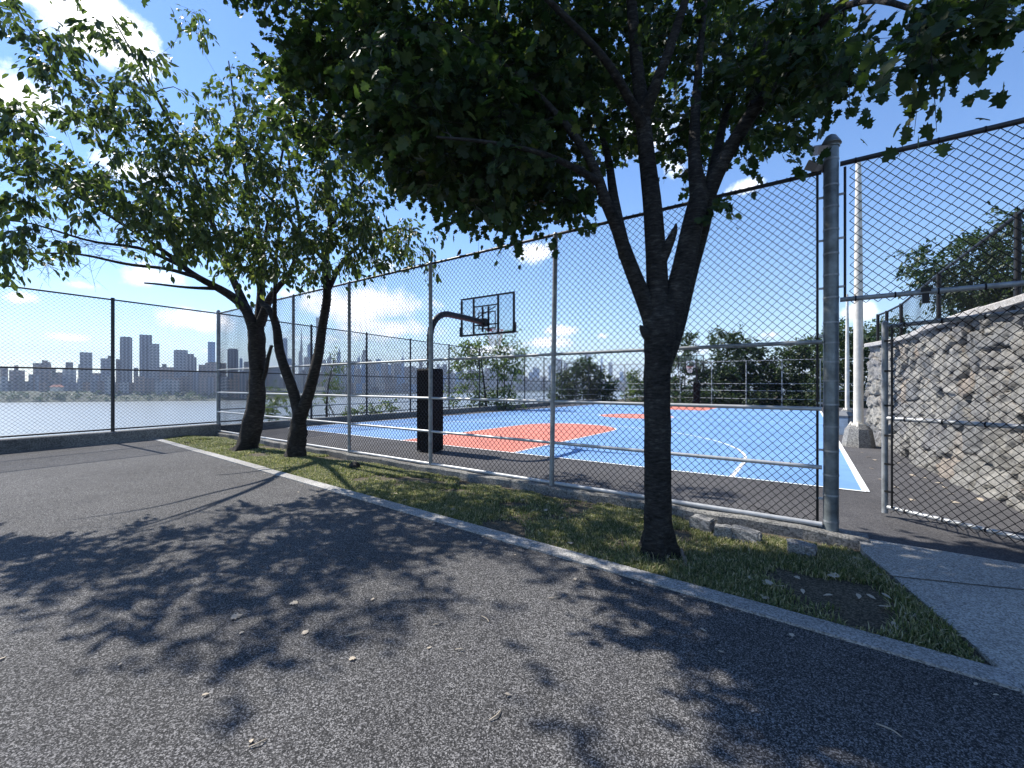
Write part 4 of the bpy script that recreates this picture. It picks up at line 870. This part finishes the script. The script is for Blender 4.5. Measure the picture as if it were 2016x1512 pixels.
rq=random.Random(4)
for i in range(34):
    t_=rq.uniform(.3,11); p=kerb(t_,KWID+rq.uniform(.05,1.5)); drop_p=p; px=1008+F*p[0]/p[1]; py=756+F*(H+.02)/p[1]; drop(px,py,-.01,.06,'dry leaf caught in the sunlit grass of the long strip','dry leaves along the grass strip')
for i in range(40):
    t_=rq.uniform(-.3,9); p=kerb(t_,-abs(rq.gauss(0,.12))-.01); px=1008+F*p[0]/p[1]; py=756+F*H/p[1]; drop(px,py,.006,.028,'crumb of dry leaf gathered along the kerb edge','leaf crumbs along the kerb')
drop(4,1296,.006,.05,'yellow leaf scrap at the left edge of the pavement',None,1)
for px,py,L,an in [(698,1250,.10,.5),(955,1220,.09,2.2),(508,1465,.07,.7),(1092,1178,.09,.2),(1750,1440,.09,-1.0),(975,1410,.08,.9),(860,1230,.05,.4),(905,1280,.05,.1)]:
    p=gnd(px,py); mb=MB(); e=V3(math.cos(an),math.sin(an),0)*L; mb.tube(spline([p-e/2+V3(0,0,.006),p+V3(.01,-.006,.012),p+e/2+V3(0,0,.006)],6),[.003,.0035,.003,.003,.0025,.0015],5)
    o=mb.build('twig',M_dry,None,True); tag(o,'thin dry twig lying on the speckled pavement','twig','twigs on the pavement')
# small bird on the top rail
tb=tnear(904); q=nearp(tb,ZT+.022); bd=thing('bird',q,'small dark bird perched on the top rail of the near fence','bird')
mb=MB(); ax=-d1*.6+V3(0,-.3,0); ax/=np.linalg.norm(ax); up=V3(0,0,1)
mb.tube([q-ax*.085+up*.022,q-ax*.05+up*.032,q-ax*.03+up*.04,q+up*.05,q+ax*.022+up*.066,q+ax*.032+up*.085,q+ax*.045+up*.092,q+ax*.058+up*.088,q+ax*.072+up*.085],[.006,.010,.022,.030,.026,.019,.018,.010,.002],10)
part(mb,'body',M_blackpaint,bd,True)
mb=MB(); 
for s_ in (-1,1): w_=np.cross(ax,up)*.012*s_; mb.tube([q+w_,q+w_+up*.03],.0025,5)
part(mb,'legs',M_blackpaint,bd)
# ---------------------------------------------------------------- far bank: trees and skyline
def facade(name,base,win,pu,pz,vert=False):
    m,nt,ns,ln,bs=newmat(name); p=geopos(nt); sp=N(nt,'ShaderNodeSeparateXYZ'); ln.new(p,sp.inputs[0])
    u=math_(nt,'ADD',sp.outputs[0],math_(nt,'MULTIPLY',sp.outputs[1],.83))
    a_=math_(nt,'GREATER_THAN',math_(nt,'FRACT',math_(nt,'DIVIDE',u,pu)),.45); z_=math_(nt,'GREATER_THAN',math_(nt,'FRACT',math_(nt,'DIVIDE',sp.outputs[2],pz)),.42)
    w=a_ if vert else math_(nt,'MULTIPLY',a_,z_)
    oi=N(nt,'ShaderNodeObjectInfo'); tint=ramp(nt,oi.outputs['Random'],[(0,(.72,.76,.86)),(.5,(1,1,1)),(1,(1.2,1.08,.98))])
    c=mixc(nt,1.0,mixc(nt,w,base,win),tint,'MULTIPLY'); ln.new(c,bs.inputs['Base Color']); bs.inputs['Roughness'].default_value=.6; return m
FB=[facade('brick_facade',(.24,.185,.165),(.06,.06,.08),14,10),facade('grey_facade',(.27,.28,.31),(.08,.10,.13),13,10),facade('pale_facade',(.42,.40,.37),(.12,.14,.17),15,11),facade('glass_facade',(.12,.22,.38),(.20,.36,.60),16,12),facade('ribbed_facade',(.21,.225,.275),(.055,.07,.11),13,9,True),facade('dark_facade',(.13,.125,.13),(.05,.05,.06),12,9)]
M_roof=plain('roof_block',(.10,.10,.11),.9,0,.2,.1)
GB='hazy blocks of the far skyline'
def deflabel(x,y):
    k='tall' if y<706 else 'middling' if y<726 else 'low'
    if x<505: return k+' grey brick block across the river, left of the corner by the two pale trees'
    if x<905: return k+' blue hazed block of the dense midtown mass, behind the forked trunk and hoop'
    return k+' faint block of the far skyline, to the right of the basketball hoop'
def tower(x0,x1,yt,Y,fac,label=None,pent=None,steps=(),spire=None,taper=1.0,group=GB,round_=False):
    xa,xb=(x0-1008)/F*Y,(x1-1008)/F*Y; w=abs(xb-xa); cx=(xa+xb)/2; zt=H-(yt-756)/F*Y; dpt=min(max(w*.9,18),60)
    ang=math.atan2(-cx,Y)*1.0+.0
    # turn the box so that its silhouette keeps the width seen from the plateau
    rz=math.atan2(cx,Y)*-1
    t=thing('skyscraper' if zt>70 else 'apartment_block',(cx,Y,-30),label or deflabel(x0,yt),'building',group)
    ww=w*math.cos(rz)
    mb=MB(); cdir=np.array([math.cos(rz),math.sin(rz)]); ddir=np.array([-math.sin(rz),math.cos(rz)])
    def ring(W,D): 
        if round_: return [np.array([cx,Y])+cdir*W*.5*math.cos(q)+ddir*(D*.5*math.sin(q)+dpt/2) for q in np.arange(16)*np.pi/8]
        return [np.array([cx,Y])+cdir*sx*W*.5+ddir*(sy*D*.5+dpt/2) for sx,sy in ((-1,-1),(1,-1),(1,1),(-1,1))]
    def slab(z0,z1,W0,D0,W1,D1,m_):
        A,B=ring(W0,D0),ring(W1,D1); k=len(A)
        m_.add([[*p,z0] for p in A]+[[*p,z1] for p in B],[[i,(i+1)%k,k+(i+1)%k,k+i] for i in range(k)]); 
        m_.add([[*p,z1] for p in B],[list(range(k))] if k==4 else [[0,i,i+1,i+1][:3] for i in range(1,k-1)]) 
    slab(-45,zt,ww,dpt,ww*taper,dpt*taper,mb); part(mb,'facade',FB[fac],t)
    k_=Y/F
    if pent:
        pm=MB()
        for (p0,p1,py) in pent:
            pa,pb=(p0-1008)/F*Y,(p1-1008)/F*Y; zz=H-(py-756)/F*Y; pc_=np.array([(pa+pb)/2,Y])+ddir*dpt*.5
            pm.box((pc_[0],pc_[1],(zt+zz)/2),(abs(pb-pa)*math.cos(rz),dpt*.5,zz-zt),rz)
        part(pm,'penthouse',FB[fac] if len(pent)>1 else M_roof,t)
    if spire:
        sy,sw=spire; zz=H-(sy-756)/F*Y; sm=MB(); sm.tube([V3(cx,Y+dpt/2,zt-.5),V3(cx,Y+dpt/2,zt+(zz-zt)*.45),V3(cx,Y+dpt/2,zz)],[ww*sw,ww*sw*.45,ww*.03],8); part(sm,'spire',FB[fac],t)
    return t
T=tower
T(0,16,723,1400,0); T(18,49,729,1420,0,None,[(27.5,36.5,719)]); T(65,101,715,1390,0,'broad brick block with a stepped penthouse near the left edge of the skyline',[(82.5,94,709),(88,99,712)]); T(101,110,725.6,1430,5); T(110,123,733,1420,0)
T(123,150,727,1400,2,'pale block with a small square tower, left of the flat topped tower',[(129,144,713)]); T(154,160,717,1480,1); T(157,182,693.7,1460,1,'flat topped grey tower standing alone left of the fence post'); T(182,198,734.6,1440,0)
T(198,222,705.6,1430,1,'grey slab with a rooftop box just left of the fence post',[(212,219,700)]); T(228,236,707,1500,0); T(236,260.6,664,1480,4,'tall grey tower just right of the left fence post',[(239,258,662.4)])
T(263,272,724,1450,5); T(274.5,299.5,659,1470,4,'tallest grey tower of the left skyline, joined by a lower slab',[(292,299,661)]); T(294,314,676.5,1466,1,'lower slab joined to the tallest left tower'); T(314,342,722.7,1440,0,None,[(319,328,716.4)])
T(342,370,689.6,1480,1,'wide blue grey slab with stepped right side',[(345,368,688.5)]); T(366,382,696.6,1486,4); T(376,387,703,1492,4); T(391,407,718,1450,0); T(409,424,673,1900,3,'pale slim glass tower just left of the corner post'); T(404,446,714.5,1460,0,None,[(412,430,712.5)])
T(447.7,469.2,688,1520,4,'dark tower with clipped top corners, right of the corner post',[(450,467,686)]); T(471.5,477.5,705.6,2100,3); T(480,495,712,1700,1); T(500,530,716,1760,0); T(528,552,722,1800,1)
T(557,566,665.5,3100,3,'very slim pale tower seen through the tree fork'); T(563,576,705.7,2700,3); T(588,596,700,3300,1); T(587.6,595.6,692,3310,1,'needle thin tapering tower rising to a point',None,(),(645,.42),.9); T(605,616,679,3200,3,'stepped blue tower right of the needle tower',[(607,613,676)]); T(622,630.5,625,3600,2,'extremely slim square pale tower, tallest of the midtown towers')
T(598,610,703,2900,1); T(632,642,708,2900,1); T(643.7,652.6,705,3300,1,'tower with a steep pyramid roof',None,(),(696.5,.5)); T(663,670.5,694,3400,3,'blue tower with a pointed crown',None,(),(684,.42)); T(655,662,709,3000,0); T(680,688,710,3000,1); T(671,679,713,2950,0); T(690,702,711,3100,1); T(703,709,705,3200,3,'short pointed tower left of the famous spired tower'.replace('famous ',''),None,(),(699,.42)); T(711.5,724,697,3500,2,'stepped stone tower with a tall spire',[(714,721.5,689)],(),(677,.10))
T(724,732,708,2800,0); T(732,741,712,2700,1); T(740,750,707,2800,3,'bright blue glass block in the midtown mass'); T(750,759,716,2850,1); T(759,764,713,2900,0); T(764,771,718,2900,3); T(770,776,714,2900,2); T(776,790,715,3000,4); T(789,796,706,3300,3,'pale tower with a thin mast left of the padded pole',None,(),(690,.2)); T(796,806,722,2900,0); T(806,817,721,2900,0); T(817,826,724,2950,1); T(825,832,711,3100,4,'lone darker tower just left of the padded pole'); T(833,846,723,3000,1); T(846,859,726,3000,0); T(859.5,865.5,717,3200,1); T(865,872,722,3050,1); T(871,880,717,3100,1); T(880,892,728,3100,0)
xs=892
while xs<1022:
    w=random.uniform(7,15); T(xs,xs+w,random.uniform(722,736),random.uniform(3000,3800),random.choice([0,1,2,4])); xs+=w*.95
T(1022,1028,727,4200,1); T(1041,1049,733,4300,3); T(1049,1062,725,4400,3,'blue twin block left of the hoop side fence post',[(1050,1056,723)]); T(1066,1076,741,4300,0); T(1080,1088,719,4600,3); T(1095,1105,706,4800,2,'pale lavender tower behind the second court fence post'); T(1109.5,1118,714,4700,4,'dark rounded tower right of the lavender one',round_=True)
T(1124,1134,722,4700,1); T(1135,1144,718,4800,2); T(1151,1163.5,696.5,5200,2,'tallest pale downtown tower above the dark bush'); T(1168,1179,719,4900,1); T(1182.5,1186.5,704,5200,3,'thin pale downtown mast like tower'); T(1198,1206,714,5000,4,'square blue grey tower right of the dark bush',[(1199,1205,713)]); T(1220,1227,732,5000,3); T(1227,1233,738,5000,1)
# low rows of blocks along the bank
def row(x0,x1,y0,y1,Ya,Yb,wmin,wmax,facs):
    x=x0
    while x<x1:
        w=random.uniform(wmin,wmax); T(x,x+w,random.uniform(y0,y1),random.uniform(Ya,Yb),random.choice(facs)); x+=w*random.uniform(.8,1.02)
row(0,125,734,752,1330,1380,9,18,[0,0,5,1]); row(123,345,738,754,1340,1400,10,22,[0,1,2,2,1]); row(340,500,726,748,1370,1440,9,18,[0,1,0,4]); row(498,600,722,744,1600,2000,7,13,[0,1,2]); row(596,730,716,740,2250,2700,6,11,[0,1,3,2,4]); row(728,900,728,748,2550,2800,6,12,[0,1,3,2]); row(1018,1240,741,752,3200,4200,6,12,[0,1,2]); row(1240,1330,742,752,4200,4800,8,14,[0,1,2])
x=640
while x<905:
    w=random.uniform(7,16); Ysh=float(np.interp(x,[640,800,1100],[1674,2290,2720])); T(x,x+w,random.uniform(748,763),Ysh+random.uniform(25,110),random.choice([0,1,2,3,1])); x+=w*random.uniform(.85,1.1)
row(1020,1235,753,764,2760,2900,8,18,[0,1,2,2])
t=thing('bathhouse',at(112,765,1265),'small pale building with an orange roof among the shoreline trees','building')
mb=MB(); c=at(112,766,1265); mb.box(c,(26,14,12),0); part(mb,'wall',plain('cream_wall',(.5,.45,.38)),t)
mb=MB(); mb.prism([(-15,-9),(15,-9),(15,9),(-15,9)],c[2]+6,c[2]+13,.45,c[:2]); part(mb,'roof',plain('orange_roof',(.45,.18,.10)),t)
# tree belt along the far shore
r_=np.random.default_rng(88); P_=[]; Sc=[]
for i in range(len(shore)-2):
    A_,B_=shore[i],shore[i+1]; L=np.linalg.norm((B_-A_)[:2]); n=int(L/3.2) if i<4 else int(L/14)
    for _ in range(n):
        f=r_.random(); p=A_+(B_-A_)*f; o_=r_.random()**1.2*(120 if i<4 else 60)+4; g=p[:2]/np.linalg.norm(p[:2]); zg=np.interp(o_,[0,8,60,160,420],[-50,-47,-38,-22,-14]) if i<5 else -48
        hgt=r_.uniform(7,14)*(1 if i<4 else .8); cx_=p[0]+g[0]*o_; cy_=p[1]+g[1]*o_
        for _ in range(16):
            q=r_.normal(0,1,3); q/=np.linalg.norm(q); q*=r_.random()**.4; P_.append([cx_+q[0]*hgt*.55,cy_+q[1]*hgt*.55,zg+hgt*.55+q[2]*hgt*.5]); Sc.append(hgt*.38)
P_=np.array(P_); n=len(P_); mb=MB(); scatter(mb,OLV*[1,1.5,2]-[.5,0,0],OLF,P_,r_.normal(0,1,(n,3)),r_.normal(0,.7,(n,3))+[0,0,1.],np.array(Sc)*r_.uniform(.7,1.3,n))
o=mb.build('treeline',M_darkl); o['kind']='stuff'
# ---------------------------------------------------------------- air
m=bpy.data.materials.new('haze_air'); m.use_nodes=True; nt=m.node_tree; nt.nodes.remove(nt.nodes['Principled BSDF']); pv=nt.nodes.new('ShaderNodeVolumePrincipled'); pv.inputs['Density'].default_value=HAZE; pv.inputs['Color'].default_value=(.64,.78,1,1); pv.inputs['Anisotropy'].default_value=.1; nt.links.new(pv.outputs[0],nt.nodes['Material Output'].inputs['Volume'])
mb=MB(); mb.box((0,7000,325),(19000,21000,760)); o=mb.build('haze',m); o['kind']='stuff'
# ---------------------------------------------------------------- light, sky, camera
SUN=V3(-.554,.350,.755); SUN/=np.linalg.norm(SUN)
sl_=bpy.data.lights.new('sun','SUN'); sl_.energy=SUNE; sl_.angle=R(.53); sl_.color=(1,.955,.88); so=bpy.data.objects.new('sun',sl_); COL.objects.link(so); so.rotation_euler=Vector(SUN).to_track_quat('Z','Y').to_euler()
w=bpy.data.worlds.new('World'); sc.world=w; w.use_nodes=True; nt=w.node_tree; bg=nt.nodes['Background']; bg.inputs[1].default_value=SKYS
sky=nt.nodes.new('ShaderNodeTexSky'); sky.sky_type='NISHITA'; sky.sun_disc=False; sky.sun_elevation=math.asin(SUN[2]); sky.sun_rotation=math.atan2(SUN[0],SUN[1]); sky.altitude=60; sky.air_density=1.0; sky.dust_density=SKYD; sky.ozone_density=SKYO
hs=N(nt,'ShaderNodeHueSaturation'); hs.inputs['Saturation'].default_value=SKYSAT; hs.inputs['Hue'].default_value=SKYHUE; nt.links.new(sky.outputs[0],hs.inputs['Color'])
tc=N(nt,'ShaderNodeTexCoord'); dvec=tc.outputs['Generated']
sp=N(nt,'ShaderNodeSeparateXYZ'); nt.links.new(dvec,sp.inputs[0])
az_=math_(nt,'ARCTAN2',sp.outputs[0],sp.outputs[1]); el_=math_(nt,'ARCSINE',sp.outputs[2])
def px_dir(px,py): x,y=(px-1008)/F,(756-py)/F; return math.atan2(x,1),math.atan(y/math.hypot(x,1))
CL=[(215,60,125,85,1.15),(60,195,135,75,1.15),(250,330,90,40,.6),(-60,150,140,80,.9),(120,10,140,40,.7),(1470,368,62,24,.9),(1330,330,40,60,.8),(1050,497,66,34,1.0),(700,600,190,48,1.0),(800,650,150,40,.9),(600,665,90,16,.7),(540,575,120,40,.85),(390,630,110,30,.95),(330,545,120,32,.8),(150,560,60,14,.45),(1110,651,45,13,.9),(1075,675,75,15,.8),(1185,662,20,8,.7),(140,665,60,12,.8),(230,690,60,9,.6),(40,585,40,14,.7),(1700,612,60,26,1.0),(1520,660,50,18,.8),(960,690,80,12,.7),(1360,690,80,14,.6),(420,690,70,10,.55),(1300,240,90,90,.6),(760,520,50,25,.5)]
nz1=noise(nt,5.0,8,.62,dvec); nz2=noise(nt,16,6,.65,dvec)
nz=math_(nt,'ADD',math_(nt,'MULTIPLY',math_(nt,'SUBTRACT',nz1,.5),2.3),math_(nt,'MULTIPLY',math_(nt,'SUBTRACT',nz2,.5),1.3))
tot=None
for px,py,rx,ry,s_ in CL:
    ca,ce=px_dir(px,py); a1,_=px_dir(px+rx,py); _,e1=px_dir(px,py-ry); ra=abs(a1-ca); re=abs(e1-ce)
    da=math_(nt,'DIVIDE',math_(nt,'SUBTRACT',az_,ca),ra); de=math_(nt,'DIVIDE',math_(nt,'SUBTRACT',el_,ce),re)
    d_=math_(nt,'SQRT',math_(nt,'ADD',math_(nt,'MULTIPLY',da,da),math_(nt,'MULTIPLY',de,de)))
    g_=math_(nt,'MULTIPLY',math_(nt,'SUBTRACT',1.25,d_),s_)
    tot=g_ if tot is None else math_(nt,'MAXIMUM',tot,g_)
cov=math_(nt,'ADD',tot,nz); cf=ramp(nt,cov,[(.42,(0,0,0)),(.66,(.6,.6,.6)),(.95,(1,1,1))])
ccol=mixc(nt,ramp(nt,cov,[(.5,(0,0,0)),(1.0,(1,1,1))]),CLD0,CLD1)
fin=mixc(nt,cf,hs.outputs[0],ccol); nt.links.new(fin,bg.inputs[0])
cam=bpy.data.cameras.new('camera'); cam.sensor_width=36; cam.lens=F/2016*36; cam.clip_start=.05; cam.clip_end=40000; co=bpy.data.objects.new('camera',cam); COL.objects.link(co); co.location=(0,0,H); co.rotation_euler=(math.pi/2,0,0); sc.camera=co
vs=sc.view_settings; sc.display_settings.display_device='sRGB'; vs.view_transform='Standard'; vs.look='None'; vs.exposure=EXPO; vs.gamma=1; vs.use_curve_mapping=False
sc.cycles.max_bounces=6; sc.cycles.transparent_max_bounces=12; sc.cycles.volume_bounces=0; sc.cycles.use_adaptive_sampling=True
